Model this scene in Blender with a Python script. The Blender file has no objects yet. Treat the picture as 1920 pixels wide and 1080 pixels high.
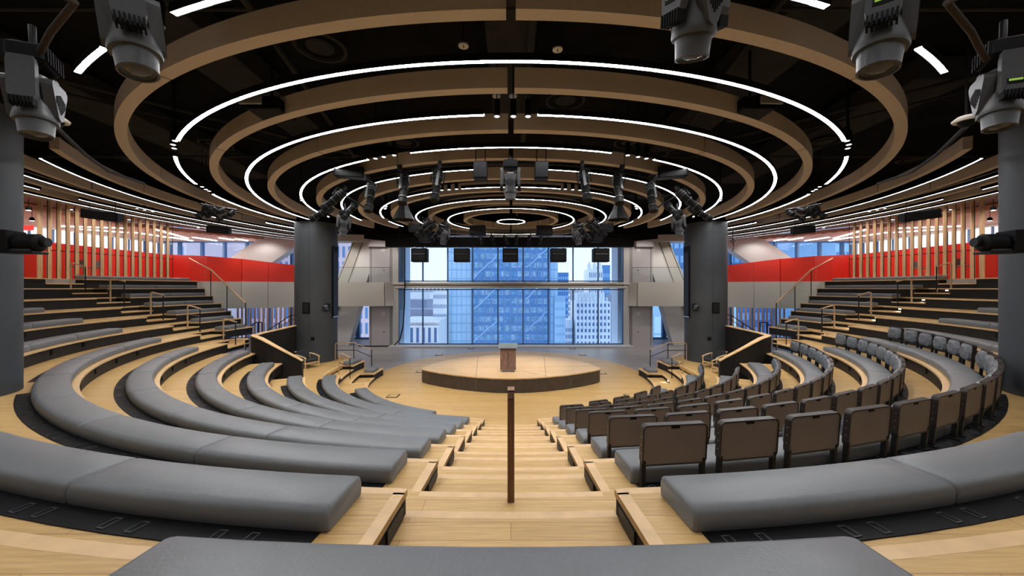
import bpy, math, random
from mathutils import Matrix, Vector
random.seed(7)
S = bpy.context.scene
COL = S.collection
PI = math.pi
F, CX, HY, CAMZ = 697.0, 958.0, 540.0, 4.45

def P(px, py, z):                      # point on the horizontal level z seen at a photo position
    Y = F * (CAMZ - z) / (py - HY)
    return Vector(((px - CX) * Y / F, Y, z))
def Q(px, py, Y):                      # point at a known distance
    return Vector(((px - CX) * Y / F, Y, CAMZ - (py - HY) * Y / F))

# ------------------------------------------------------------------ materials
MATS = {}
def mat(name, col, rough=.6, metal=0, emit=None, es=0, noise=None, bump=0, scale=20, spec=.5):
    m = bpy.data.materials.new(name); m.use_nodes = True
    nt = m.node_tree; b = nt.nodes['Principled BSDF']
    b.inputs['Base Color'].default_value = (*col, 1)
    b.inputs['Roughness'].default_value = rough
    b.inputs['Metallic'].default_value = metal
    b.inputs['Specular IOR Level'].default_value = spec
    if emit:
        b.inputs['Emission Color'].default_value = (*emit, 1)
        b.inputs['Emission Strength'].default_value = es
    if noise or bump:
        tc = nt.nodes.new('ShaderNodeTexCoord'); n = nt.nodes.new('ShaderNodeTexNoise')
        n.inputs['Scale'].default_value = scale; n.inputs['Detail'].default_value = 4
        nt.links.new(tc.outputs['Object'], n.inputs['Vector'])
        if noise:
            r = nt.nodes.new('ShaderNodeValToRGB')
            r.color_ramp.elements[0].position = .3; r.color_ramp.elements[1].position = .72
            r.color_ramp.elements[0].color = (*[c * (1 - noise) for c in col], 1)
            r.color_ramp.elements[1].color = (*[min(1, c * (1 + noise)) for c in col], 1)
            nt.links.new(n.outputs['Fac'], r.inputs['Fac']); nt.links.new(r.outputs['Color'], b.inputs['Base Color'])
        if bump:
            bp = nt.nodes.new('ShaderNodeBump'); bp.inputs['Strength'].default_value = bump; bp.inputs['Distance'].default_value = .01
            nt.links.new(n.outputs['Fac'], bp.inputs['Height']); nt.links.new(bp.outputs['Normal'], b.inputs['Normal'])
    MATS[name] = m
    return m

def brick_mat(name, c1, c2, mortar, bw, bh, msize=.004, rough=.45, grain=.25, gscale=(1.2, 22, 1), axes=None, spec=.4):
    m = mat(name, c1, rough, spec=spec); nt = m.node_tree; b = nt.nodes['Principled BSDF']
    tc = nt.nodes.new('ShaderNodeTexCoord')
    src = tc.outputs['Object']
    if axes:
        sx = nt.nodes.new('ShaderNodeSeparateXYZ'); cb = nt.nodes.new('ShaderNodeCombineXYZ')
        nt.links.new(src, sx.inputs[0])
        for i, a in enumerate(axes): nt.links.new(sx.outputs['XYZ'.index(a)], cb.inputs[i])
        src = cb.outputs[0]
    br = nt.nodes.new('ShaderNodeTexBrick')
    br.inputs['Scale'].default_value = 1; br.inputs['Brick Width'].default_value = bw; br.inputs['Row Height'].default_value = bh
    br.inputs['Mortar Size'].default_value = msize; br.inputs['Color1'].default_value = (*c1, 1); br.inputs['Color2'].default_value = (*c2, 1)
    br.inputs['Mortar'].default_value = (*mortar, 1); br.offset = .37
    nt.links.new(src, br.inputs['Vector'])
    mp = nt.nodes.new('ShaderNodeMapping'); mp.inputs['Scale'].default_value = gscale
    nt.links.new(src, mp.inputs['Vector'])
    n = nt.nodes.new('ShaderNodeTexNoise'); n.inputs['Scale'].default_value = 2.2; n.inputs['Detail'].default_value = 7; n.inputs['Roughness'].default_value = .65
    nt.links.new(mp.outputs[0], n.inputs['Vector'])
    r = nt.nodes.new('ShaderNodeValToRGB'); r.color_ramp.elements[0].position = .28; r.color_ramp.elements[1].position = .7
    v = 1 - grain; r.color_ramp.elements[0].color = (v, v * .93, v * .84, 1); r.color_ramp.elements[1].color = (1.08, 1.08, 1.08, 1)
    nt.links.new(n.outputs['Fac'], r.inputs['Fac'])
    mx = nt.nodes.new('ShaderNodeMixRGB'); mx.blend_type = 'MULTIPLY'; mx.inputs['Fac'].default_value = 1
    nt.links.new(br.outputs['Color'], mx.inputs[1]); nt.links.new(r.outputs['Color'], mx.inputs[2])
    nt.links.new(mx.outputs[0], b.inputs['Base Color'])
    return m

WOOD = brick_mat('oak_planks', (.60, .392, .155), (.52, .33, .122), (.36, .20, .08), 2.1, .2, .0035)
STAGEW = brick_mat('oak_stage', (.70, .48, .25), (.62, .41, .20), (.42, .26, .12), 1.8, .17, .003)
TRIM = mat('oak_trim', (.64, .42, .21), .45, noise=.1, scale=6)
RISER = mat('black_riser', (.017, .0155, .014), .55, noise=.15, scale=3, spec=.18)
RISERB = mat('bronze_face', (.055, .042, .033), .42, noise=.2, scale=4)
LEATH = mat('grey_leather', (.140, .145, .150), .42, noise=.05, bump=.12, scale=55, spec=.42)
LEATHD = mat('dark_leather', (.105, .112, .118), .45, noise=.06, bump=.1, scale=50)
STRIP = mat('black_track', (.006, .006, .0065), .5, noise=.4, scale=8, spec=.12)
METB = mat('black_metal', (.012, .012, .013), .45, .2, spec=.25)
BOXB = mat('black_box', (.005, .005, .0055), .6, spec=.12)
BRONZE = mat('bronze_panel', (.17, .135, .112), .45, noise=.06, scale=3)
BRFR = mat('bronze_frame', (.028, .022, .019), .4, .2, spec=.3)
SILV = mat('brushed_metal', (.5, .5, .5), .3, .8)
GREYP = mat('fixture_grey', (.045, .047, .05), .42, noise=.05)
COLG = mat('grey_column', (.047, .051, .054), .55, spec=.25, noise=.10, scale=.9)
SEAM = mat('dark_seam', (.02, .02, .02), .6)
TAN = mat('felt_tan', (.52, .45, .39), .95, noise=.1, scale=60, spec=.1)
BLK = mat('plenum_black', (.009, .009, .0095), .9, noise=.3, scale=1.4, spec=.05)
DUCT = mat('plenum_duct', (.032, .032, .034), .8, noise=.2, scale=2, spec=.1)
PIPEM = mat('brown_pipe', (.04, .03, .024), .85, spec=.1)
CREAM = mat('cream_paint', (.56, .52, .47), .6, noise=.02, scale=1)
PIER = mat('grey_pier', (.47, .44, .45), .55, noise=.02, scale=1)
WHITE = mat('white_paint', (.62, .60, .59), .55)
FASC = mat('fascia_beige', (.50, .475, .43), .6)
RED = mat('red_panel', (.66, .028, .016), .4)
PINK = mat('pink_ceiling', (.62, .36, .27), .7, noise=.06, scale=.7)
SOFF = mat('soffit_brown', (.20, .13, .11), .7)
TILE = brick_mat('grey_tile', (.27, .25, .245), (.32, .30, .295), (.20, .19, .19), 1.6, .8, .006, .4, .12, (1.5, 5, 1))
WALNUT = mat('walnut', (.15, .085, .06), .4)
def streak(m, scl, dark, light, node_scale=3):
    nt = m.node_tree; b = nt.nodes['Principled BSDF']
    tc = nt.nodes.new('ShaderNodeTexCoord'); mp = nt.nodes.new('ShaderNodeMapping'); mp.inputs['Scale'].default_value = scl
    n = nt.nodes.new('ShaderNodeTexNoise'); n.inputs['Scale'].default_value = node_scale; n.inputs['Detail'].default_value = 6
    r = nt.nodes.new('ShaderNodeValToRGB'); r.color_ramp.elements[0].color = (*dark, 1); r.color_ramp.elements[1].color = (*light, 1)
    r.color_ramp.elements[0].position = .35; r.color_ramp.elements[1].position = .65
    nt.links.new(tc.outputs['Object'], mp.inputs['Vector']); nt.links.new(mp.outputs[0], n.inputs['Vector'])
    nt.links.new(n.outputs['Fac'], r.inputs['Fac']); nt.links.new(r.outputs['Color'], b.inputs['Base Color'])
streak(WALNUT, (14, 14, 1.2), (.085, .045, .034), (.23, .14, .11))
COPPER = mat('bronzed_bar', (.17, .085, .045), .38, .35)
streak(COPPER, (20, 20, 1), (.13, .062, .033), (.21, .11, .06))
BRASS = mat('brass_rail', (.62, .42, .24), .35, .55)
SLATW = mat('slat_wood', (.62, .40, .21), .5)
streak(SLATW, (9, 9, .6), (.52, .32, .16), (.68, .46, .26))
FIN = mat('brown_fin', (.50, .32, .28), .55)
LED = mat('led_white', (1, 1, 1), .5, emit=(.97, .975, 1), es=42)
LED2 = mat('led_soft', (1, 1, 1), .5, emit=(1, .93, .88), es=26)
LED3 = mat('led_side', (1, 1, 1), .5, emit=(.97, .975, 1), es=13)
LENS = mat('lamp_lens', (1, 1, 1), .4, emit=(.95, .95, 1), es=9)
STEP = mat('step_lamp', (1, 1, 1), .4, emit=(1, .93, .9), es=9)
EXITR = mat('red_sign', (.7, .02, .02), .4, emit=(1, .03, .02), es=1.2)
LCD = mat('lcd_green', (.25, .4, .05), .3, emit=(.35, .55, .08), es=.35)
SHADE = mat('daylit_shade', (.85, .85, .88), .7, emit=(.92, .93, 1), es=.62)
MULL = mat('blue_mullion', (.045, .12, .27), .4)
CONC = mat('pale_frame', (.50, .49, .48), .5)
CHARC = mat('charcoal_fabric', (.014, .0155, .017), .85, noise=.1, scale=80)
ASHW = mat('ash_wood', (.60, .42, .21), .5)
STOOLG = mat('stool_grey', (.22, .22, .24), .7)
GLASSY = mat('lens_glass', (.05, .045, .04), .15, .0, emit=(1, .8, .6), es=.0)
def glass(name, tint, gl=.08):
    m = bpy.data.materials.new(name); m.use_nodes = True; nt = m.node_tree
    for n in list(nt.nodes): nt.nodes.remove(n)
    o = nt.nodes.new('ShaderNodeOutputMaterial'); mx = nt.nodes.new('ShaderNodeMixShader'); t = nt.nodes.new('ShaderNodeBsdfTransparent')
    g = nt.nodes.new('ShaderNodeBsdfGlossy'); g.inputs['Roughness'].default_value = .02
    t.inputs['Color'].default_value = (*tint, 1); mx.inputs['Fac'].default_value = gl
    nt.links.new(t.outputs[0], mx.inputs[1]); nt.links.new(g.outputs[0], mx.inputs[2]); nt.links.new(mx.outputs[0], o.inputs['Surface'])
    return m
GLASS = glass('window_glass', (.86, .93, 1.0), .008)
GUARD = glass('guard_glass', (.90, .94, .93), .06)

# ------------------------------------------------------------------ mesh helper
class MB:
    def __init__(s): s.v = []; s.f = []; s.sm = []
    def add(s, vs, fs, smooth=False, M=None):
        o = len(s.v)
        s.v += [tuple(M @ Vector(v)) if M is not None else tuple(v) for v in vs]
        s.f += [tuple(i + o for i in f) for f in fs]; s.sm += [smooth] * len(fs)
        return s
    def box(s, x, y, z, sx, sy, sz, M=None, b=0):
        hx, hy, hz = sx / 2, sy / 2, sz / 2
        if b > 0:
            b = min(b, hx * .9, hy * .9, hz * .9)
            pts = []
            for dz, ins in ((-hz, b), (-hz + b, 0), (hz - b, 0), (hz, b)):
                ax, ay = hx - ins, hy - ins
                for (ux, uy) in ((ax, -ay + b), (ax, ay - b), (ax - b, ay), (-ax + b, ay), (-ax, ay - b), (-ax, -ay + b), (-ax + b, -ay), (ax - b, -ay)):
                    pts.append((x + ux, y + uy, z + dz))
            fs = [tuple(range(7, -1, -1)), tuple(range(24, 32))]
            for k in range(3):
                for i in range(8): fs.append((k * 8 + i, k * 8 + (i + 1) % 8, k * 8 + 8 + (i + 1) % 8, k * 8 + 8 + i))
            return s.add(pts, fs, False, M)
        v = [(x + a * hx, y + c * hy, z + d * hz) for d in (-1, 1) for (a, c) in ((-1, -1), (1, -1), (1, 1), (-1, 1))]
        return s.add(v, [(3, 2, 1, 0), (4, 5, 6, 7), (0, 1, 5, 4), (1, 2, 6, 5), (2, 3, 7, 6), (3, 0, 4, 7)], False, M)
    def prism(s, poly, z0, z1, M=None, smooth=False):
        n = len(poly)
        v = [(p[0], p[1], z0) for p in poly] + [(p[0], p[1], z1) for p in poly]
        s.add(v, [tuple(range(n - 1, -1, -1)), tuple(range(n, 2 * n))], False, M)
        o = len(s.v) - 2 * n
        for i in range(n):
            s.f.append((o + i, o + (i + 1) % n, o + n + (i + 1) % n, o + n + i)); s.sm.append(smooth)
        return s
    def hexa(s, a, b, M=None):          # two quads (lists of four points) joined
        v = list(a) + list(b)
        return s.add(v, [(3, 2, 1, 0), (4, 5, 6, 7), (0, 1, 5, 4), (1, 2, 6, 5), (2, 3, 7, 6), (3, 0, 4, 7)], False, M)
    def lathe(s, prof, n=24, M=None, smooth=True, caps=True):
        v = []; fs = []
        for r, z in prof:
            for i in range(n):
                a = 2 * PI * i / n; v.append((r * math.cos(a), r * math.sin(a), z))
        for k in range(len(prof) - 1):
            for i in range(n):
                j = (i + 1) % n; fs.append((k * n + i, k * n + j, (k + 1) * n + j, (k + 1) * n + i))
        s.add(v, fs, smooth, M)
        if caps:
            o = len(s.v) - len(v)
            s.f.append(tuple(o + i for i in range(n - 1, -1, -1))); s.sm.append(False)
            k = (len(prof) - 1) * n
            s.f.append(tuple(o + k + i for i in range(n))); s.sm.append(False)
        return s
    def tube(s, pts, r, n=8, M=None):
        pts = [Vector(p) for p in pts]; v = []; fs = []
        up = None
        for i, p in enumerate(pts):
            a = pts[max(0, i - 1)]; b = pts[min(len(pts) - 1, i + 1)]
            d = (b - a).normalized()
            if up is None or abs(up.dot(d)) > .98:
                up = Vector((0, 0, 1)) if abs(d.z) < .9 else Vector((1, 0, 0))
            u = d.cross(up).normalized(); w = u.cross(d).normalized(); up = w
            for k in range(n):
                t = 2 * PI * k / n; v.append(p + u * (r * math.cos(t)) + w * (r * math.sin(t)))
        for i in range(len(pts) - 1):
            for k in range(n):
                j = (k + 1) % n; fs.append((i * n + k, i * n + j, (i + 1) * n + j, (i + 1) * n + k))
        fs.append(tuple(range(n - 1, -1, -1))); fs.append(tuple((len(pts) - 1) * n + k for k in range(n)))
        return s.add(v, fs, True, M)
    def bar(s, a, b, w, h, M=None):      # rectangular bar from a to b
        a = Vector(a); b = Vector(b); d = (b - a).normalized()
        up = Vector((0, 0, 1)) if abs(d.z) < .95 else Vector((0, 1, 0))
        u = d.cross(up).normalized() * (w / 2); q = u.cross(d).normalized() * (h / 2)
        return s.hexa([a - u - q, a + u - q, a + u + q, a - u + q], [b - u - q, b + u - q, b + u + q, b - u + q], M)
    def arc(s, c, r0, r1, z0, z1, a0, a1, step=2.0):   # ring sector, degrees from the camera side
        n = max(1, int(abs(a1 - a0) / step + .99)); v = []; fs = []
        for i in range(n + 1):
            a = math.radians(a0 + (a1 - a0) * i / n); sn, cs = math.sin(a), math.cos(a)
            for r, z in ((r0, z0), (r1, z0), (r1, z1), (r0, z1)): v.append((r * sn, c - r * cs, z))
        for i in range(n):
            for k in range(4):
                j = (k + 1) % 4; fs.append((i * 4 + k, i * 4 + j, i * 4 + 4 + j, i * 4 + 4 + k))
        fs.append((3, 2, 1, 0)); fs.append((n * 4, n * 4 + 1, n * 4 + 2, n * 4 + 3))
        return s.add(v, fs)
    def mesh(s, name, m):
        me = bpy.data.meshes.new(name); me.from_pydata(s.v, [], s.f); me.update()
        me.polygons.foreach_set('use_smooth', s.sm); me.materials.append(m)
        if any(s.sm): me.set_sharp_from_angle(angle=math.radians(40))
        return me
    def obj(s, name, m, parent=None, loc=None, fix=True):
        me = s.mesh(name, m)
        if fix:
            import bmesh
            bm = bmesh.new(); bm.from_mesh(me); bmesh.ops.recalc_face_normals(bm, faces=bm.faces); bm.to_mesh(me); bm.free()
        o = bpy.data.objects.new(name, me); COL.objects.link(o)
        if parent: o.parent = parent
        if loc is not None: o.location = loc
        return o

def tag(o, label, cat, group=None):
    o['label'] = label; o['category'] = cat
    if group: o['group'] = group
    return o
def struct(o, label=None):
    o['kind'] = 'structure'
    if label: o['label'] = label
    return o
def empty(name, loc, label, cat, group=None, rz=0):
    o = bpy.data.objects.new(name, None); COL.objects.link(o); o.location = loc; o.rotation_euler = (0, 0, rz)
    o.empty_display_size = .1
    return tag(o, label, cat, group)
KIDS = {}
def kids(o):
    if o.name not in KIDS: KIDS[o.name] = [c for c in COL.objects if c.parent == o]
    return KIDS[o.name]
def dup(root, loc, rot, label, group=None, scale=1):
    r = root.copy(); COL.objects.link(r); r.location = loc; r.rotation_euler = rot; r['label'] = label
    r.scale = (scale,) * 3
    if group: r['group'] = group
    for ch in kids(root):
        c = ch.copy(); COL.objects.link(c); c.parent = r
        for g in kids(ch):
            d = g.copy(); COL.objects.link(d); d.parent = c
    return r
ORD = ['first', 'second', 'third', 'fourth', 'fifth', 'sixth', 'seventh', 'eighth', 'ninth', 'tenth', 'eleventh', 'twelfth', 'thirteenth',
       'fourteenth', 'fifteenth', 'sixteenth', 'seventeenth', 'eighteenth', 'nineteenth', 'twentieth', 'twenty-first', 'twenty-second']
SIDE = {-1: 'left', 1: 'right'}

# ------------------------------------------------------------------ tiers
TZ = {0: 0, 1: .36, 2: .72, 3: 1.08, 4: 1.44, 5: 1.80, 6: 2.16, 7: 2.51, 8: 2.86, 9: 3.22, 10: 3.60, 11: 4.01, 12: 4.44, 13: 4.89}
TC = {1: 18.10, 2: 17.92, 3: 17.60, 4: 17.33}
RI = {1: 6.62, 2: 7.66, 3: 8.62, 4: 9.58, 5: 10.70, 6: 11.95, 7: 13.17, 8: 14.43, 9: 15.68, 10: 16.9, 11: 18.12, 12: 19.36, 13: 20.6}  # cushion front
NOSE = .09
def tc(k): return TC.get(k, 17.25)
def pt(k, r, a): a = math.radians(a); return (r * math.sin(a), tc(k) - r * math.cos(a))
END = {1: 97, 2: 98.4, 3: 65.5, 4: 75.5, 5: 79, 6: 86.5}
def line_end(k):                        # the straight end line of the upper tiers
    r = RI[k] - NOSE; best = None
    for i in range(-50, 600):
        s = i / 300; x, y = 13.1 + 6.6 * s, 18.8 + 4.5 * s
        d = abs(math.hypot(x, y - 17.25) - r)
        if best is None or d < best[0]: best = (d, x, y)
    return math.degrees(math.atan2(best[1], 17.25 - best[2]))
for k in range(7, 14): END[k] = line_end(k)
# side stair notch (degrees), from its position in depth
SIDEN = {1: (72.5, 86.5), 2: (75.5, 89.5)}
def side_y(X): return 16.15 + .12 * (min(X, 20) - 12)
for k in range(6, 14):
    r = RI[k] - NOSE; y0 = side_y(r)
    SIDEN[k] = tuple(math.degrees(math.acos((17.25 - (y0 + d)) / r)) for d in (-.72, .72))
NDEP = .66
for k in range(1, 14):
    c = tc(k); r0 = RI[k] - NOSE; z = TZ[k]; zb = TZ[k - 1]
    if k < 13:
        rout = c - (tc(k + 1) - (RI[k + 1] - NOSE)) + .06
    else: rout = r0 + 8.0
    notch = []
    if k <= 8:
        h = math.degrees(math.asin(.82 / r0)); notch.append((-h, h))
    if k in SIDEN:
        a, b = SIDEN[k]; notch += [(a, b), (-b, -a)]
    notch.sort()
    e = END[k]
    # breakpoints
    segs = []; cur = -e
    for a, b in notch: segs.append((cur, a, r0)); segs.append((a, b, r0 + NDEP)); cur = b
    segs.append((cur, e, r0))
    deck = MB(); ris = MB(); nos = MB(); path = []
    for a, b, ri in segs:
        n = max(1, int((b - a) / 1.5)); V = []; fs = []
        for i in range(n + 1):
            t = math.radians(a + (b - a) * i / n); sn, cs = math.sin(t), math.cos(t)
            ro = rout if k >= 3 else (c - 0 + 0, rout)[1]
            # radial gap grows towards the far side for the lower tiers, whose centres shift
            if k <= 4:
                cn = tc(k + 1); rn = RI[k + 1] - NOSE
                B = (c - cn) * cs; ro = B + math.sqrt(max(0, rn * rn - ((c - cn) * sn) ** 2)) + .06
            V += [(ri * sn, c - ri * cs, z), (ro * sn, c - ro * cs, z), (ro * sn, c - ro * cs, z - .05), (ri * sn, c - ri * cs, z - .05)]
            path.append((ri * sn, c - ri * cs))
        for i in range(n):
            for q in range(4):
                w = (q + 1) % 4; fs.append((i * 4 + q, i * 4 + w, i * 4 + 4 + w, i * 4 + 4 + q))
        fs.append((0, 1, 2, 3)); fs.append(tuple(n * 4 + q for q in (3, 2, 1, 0)))
        deck.add(V, fs)
    D = struct(deck.obj('floor_tier', WOOD), '%s seating tier up from the stage floor, oak deck with black riser' % ORD[k - 1])
    # riser sheet with thickness, set slightly behind the nosing
    V = []; fs = []
    m = len(path)
    for i, (x, y) in enumerate(path):
        d = math.hypot(x, y - c); ux, uy = x / d, (y - c) / d
        for off, zz in ((.03, z - .05), (.03, zb - .02), (.06, zb - .02), (.06, z - .05)):
            V.append((x + ux * off, y + uy * off, zz))
    for i in range(m - 1):
        for q in range(4):
            w = (q + 1) % 4; fs.append((i * 4 + q, i * 4 + w, i * 4 + 4 + w, i * 4 + 4 + q))
    ris.add(V, fs)
    R = ris.obj('riser', RISER, D)
    for sg in (-1, 1):
        ep = MB(); a = math.radians(e * sg); sn, cs = math.sin(a), math.cos(a)
        rr = min(rout, r0 + 1.3)
        p0 = Vector((r0 * sn, c - r0 * cs, 0)); p1 = Vector((rr * sn, c - rr * cs, 0)); nrm = Vector((cs * sg, sn * sg, 0)) * .03
        ep.hexa([p0 + Vector((0, 0, zb)), p1 + Vector((0, 0, zb)), p1 + Vector((0, 0, z)), p0 + Vector((0, 0, z))],
                [p0 + nrm + Vector((0, 0, zb)), p1 + nrm + Vector((0, 0, zb)), p1 + nrm + Vector((0, 0, z + .002)), p0 + nrm + Vector((0, 0, z + .002))])
        o = ep.obj('end_panel', TRIM, D)
    # nosing strips
    V = []; fs = []
    for i, (x, y) in enumerate(path):
        d = math.hypot(x, y - c); ux, uy = x / d, (y - c) / d
        for off, zz in ((-.012, z + .0008), (.075, z + .0008), (.075, z - .045), (-.012, z - .045)):
            V.append((x + ux * off, y + uy * off, zz))
    for i in range(m - 1):
        for q in range(4):
            w = (q + 1) % 4; fs.append((i * 4 + q, i * 4 + w, i * 4 + 4 + w, i * 4 + 4 + q))
    fs += [(0, 1, 2, 3), tuple((m - 1) * 4 + q for q in (3, 2, 1, 0))]
    nos.add(V, fs); nos.obj('nosing', TRIM, D)
    # notch side trim boards and half steps
    for a, b in notch:
        hs = MB(); zt = z - (z - zb) / 2
        hs.arc(c, r0 - .01, r0 + NDEP + .04, zt - .05, zt, a, b)
        T = hs.obj('half_step', WOOD, D)
        hr = MB(); hr.arc(c, r0 + .02, r0 + .05, zb - .01, zt - .05, a, b); hr.obj('step_riser', RISER, T)
        hn = MB(); hn.arc(c, r0 - .02, r0 + .07, zt - .04, zt + .0008, a, b); hn.obj('step_nosing', TRIM, T)
        for aa, sgn in ((a, -1), (b, 1)):
            fb = MB(); da = math.degrees(.09 / r0) * sgn
            fb.arc(c, r0 + .05, r0 + NDEP, z, z + .0008, min(aa, aa + da), max(aa, aa + da)); fb.obj('edge_board', TRIM, D)
        if a < 0 < b:
            for sgn, aa in ((-1, a), (1, b)):
                bx = MB(); da = math.degrees(.012 / r0) * -sgn
                bx.arc(c, r0 + .12, r0 + .42, zt + .01, z - .06, min(aa, aa + da), max(aa, aa + da)); bx.obj('vent_plate', METB, D)
    # socket boxes on the riser
    if 2 <= k <= 9:
        for sg in (-1, 1):
            for j, ang in enumerate([26, 36, 45, 53, 60, 66]):
                if ang > e - 6: continue
                sb = MB(); t = math.radians(ang * sg); rr = r0 + .02
                M = Matrix.Translation((rr * math.sin(t), c - rr * math.cos(t), (z + zb) / 2 + .02)) @ Matrix.Rotation(t, 4, 'Z')
                sb.box(0, 0, 0, .11, .03, .13, M); sb.obj('socket_box', BOXB, D)
# landing for the armchairs at the second tier's level
for sg in (-1, 1):
    lp = [(sg * x, y) for x, y in ((7.2, 14.6), (8.2, 13.6), (9.5, 13.3), (12.2, 15.0), (12.2, 21.5), (9.6, 20.6), (7.95, 19.1), (7.9, 18.4), (8.1, 17.9), (8.0, 16.0))]
    if sg < 0: lp = lp[::-1]
    m_ = MB(); m_.prism(lp, .60, .716); struct(m_.obj('floor_landing', WOOD), 'oak landing around the front round column, %s side' % SIDE[sg])
    m_ = MB(); m_.prism([(p[0] * 1.0, p[1]) for p in lp], .0, .60); struct(m_.obj('trim_landing', RISER))

# main floors
b = MB(); b.prism([(-30, -12), (30, -12), (30, 32.3), (10.95, 32.3), (10.95, 28.8), (-10.95, 28.8), (-10.95, 32.3), (-30, 32.3)], -.2, 0); struct(b.obj('floor', TILE), 'grey tiled floor by the windows')
b = MB(); pl = [(6.85 * math.cos(2 * PI * i / 96), 18.8 + 7.5 * math.sin(2 * PI * i / 96)) for i in range(96)]
b.prism(pl, .0, .006)
struct(b.obj('floor_oak', WOOD), 'round oak floor around the low stage')
b = MB()
b.box(0, 28.15, .05, 18.3, 1.0, .1); struct(b.obj('trim_sill', CONC))
for px, py in ((737, 743), (1182, 743), (789, 697), (1128, 700), (823, 665.5), (1092, 665.5), (888, 646.5), (1066, 646.5)):
    p = P(px, py, 0)
    if p.y > 27: p = Vector((p.x, 27.3, 0))
    b = MB(); b.box(0, 0, .012, .46, .46, .012)
    e_ = empty('floor_box', p, '', 'floor box', 'floor boxes around the stage')
    b.obj('rim', METB, e_); b = MB(); b.box(0, 0, .02, .36, .36, .008); b.obj('lid', WOOD if p.y < 26 else TILE, e_)
    e_['label'] = {737: 'flush floor box beside the lowest curved cushion, left', 1182: 'flush floor box beside the lowest row of seats, right',
                   789: 'floor box touching the left tip of the stage', 1128: 'floor box just right of the stage tip',
                   823: 'floor box behind the stage at the oak edge, left', 1092: 'floor box behind the stage at the oak edge, right',
                   888: 'small floor box below the big window, left of the lectern', 1066: 'small floor box below the big window, right of the lectern'}[px]

# ------------------------------------------------------------------ stage and lectern
half = [(0, 15.66), (.8, 15.74), (1.49, 15.92), (2.4, 16.27), (3.2, 16.72), (3.8, 17.13), (4.15, 17.42), (4.28, 17.7), (4.2, 18.0), (3.95, 18.7), (3.5, 19.5), (2.8, 20.3), (1.9, 20.95), (1.0, 21.3), (0, 21.42)]
full = half + [(-x, y) for x, y in half[-2:0:-1]]
e_ = empty('stage_platform', (0, 18.5, 0), 'low oval oak stage with bronze front in the middle of the floor', 'stage')
loc = [(x, y - 18.5) for x, y in full]
b = MB(); b.prism([(x * .992, y * .992) for x, y in loc], .006, .59, smooth=True); b.obj('front_face', RISERB, e_)
b = MB(); b.prism(loc, .59, .635); b.obj('deck', STAGEW, e_)
sd = MB()
for p0, p1 in (((-1.5, -2.55), (-1.85, 2.45)), ((1.5, -2.55), (1.85, 2.45)), ((.5, -1.4), (1.6, -2.45))):
    sd.bar((p0[0], p0[1], .636), (p1[0], p1[1], .636), .015, .004)
sd.obj('deck_joints', SEAM, e_)
sd = MB()
for px in (891, 1011, 1074):
    for j in range(5):
        x = (px - CX) * 15.7 / F; 
        yy = min((q for q in full if q[1] < 17.8), key=lambda q: abs(q[0] - x))[1] - 18.5
        sd.box(x, yy + (.02 if abs(x) < 2 else -.02), .12 + j * .09, .012, .05, .012)
sd.obj('deck_bolts', SILV, e_)
e_ = empty('lectern', (-.13, 17.1, .635), 'walnut lectern with grey slanted top on the oval stage', 'lectern')
b = MB(); b.box(0, 0, .59, .72, .48, .98, b=.01); b.obj('cabinet', WALNUT, e_)
b = MB(); b.box(0, -.242, .59, .012, .01, .98); b.obj('door_joint', SEAM, e_)
b = MB(); b.hexa([(-.44, -.32, 1.08), (.44, -.32, 1.08), (.44, .30, 1.20), (-.44, .30, 1.20)], [(-.44, -.32, 1.11), (.44, -.32, 1.11), (.44, .30, 1.235), (-.44, .30, 1.235)])
b.obj('reading_top', mat('lectern_top', (.16, .19, .20), .45, .2), e_)
b = MB(); b.box(0, -.2, .085, .62, .03, .03); b.obj('base_bar', SILV, e_)
for x in (-.29, .29):
    for y in (-.18, .18):
        b = MB(); b.lathe([(.045, -.018), (.05, 0), (.045, .018)], 14, Matrix.Translation((x, y, .05)) @ Matrix.Rotation(PI / 2, 4, 'Y')); b.box(x, y, .09, .05, .05, .02)
        b.obj('caster', SILV, e_)

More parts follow.
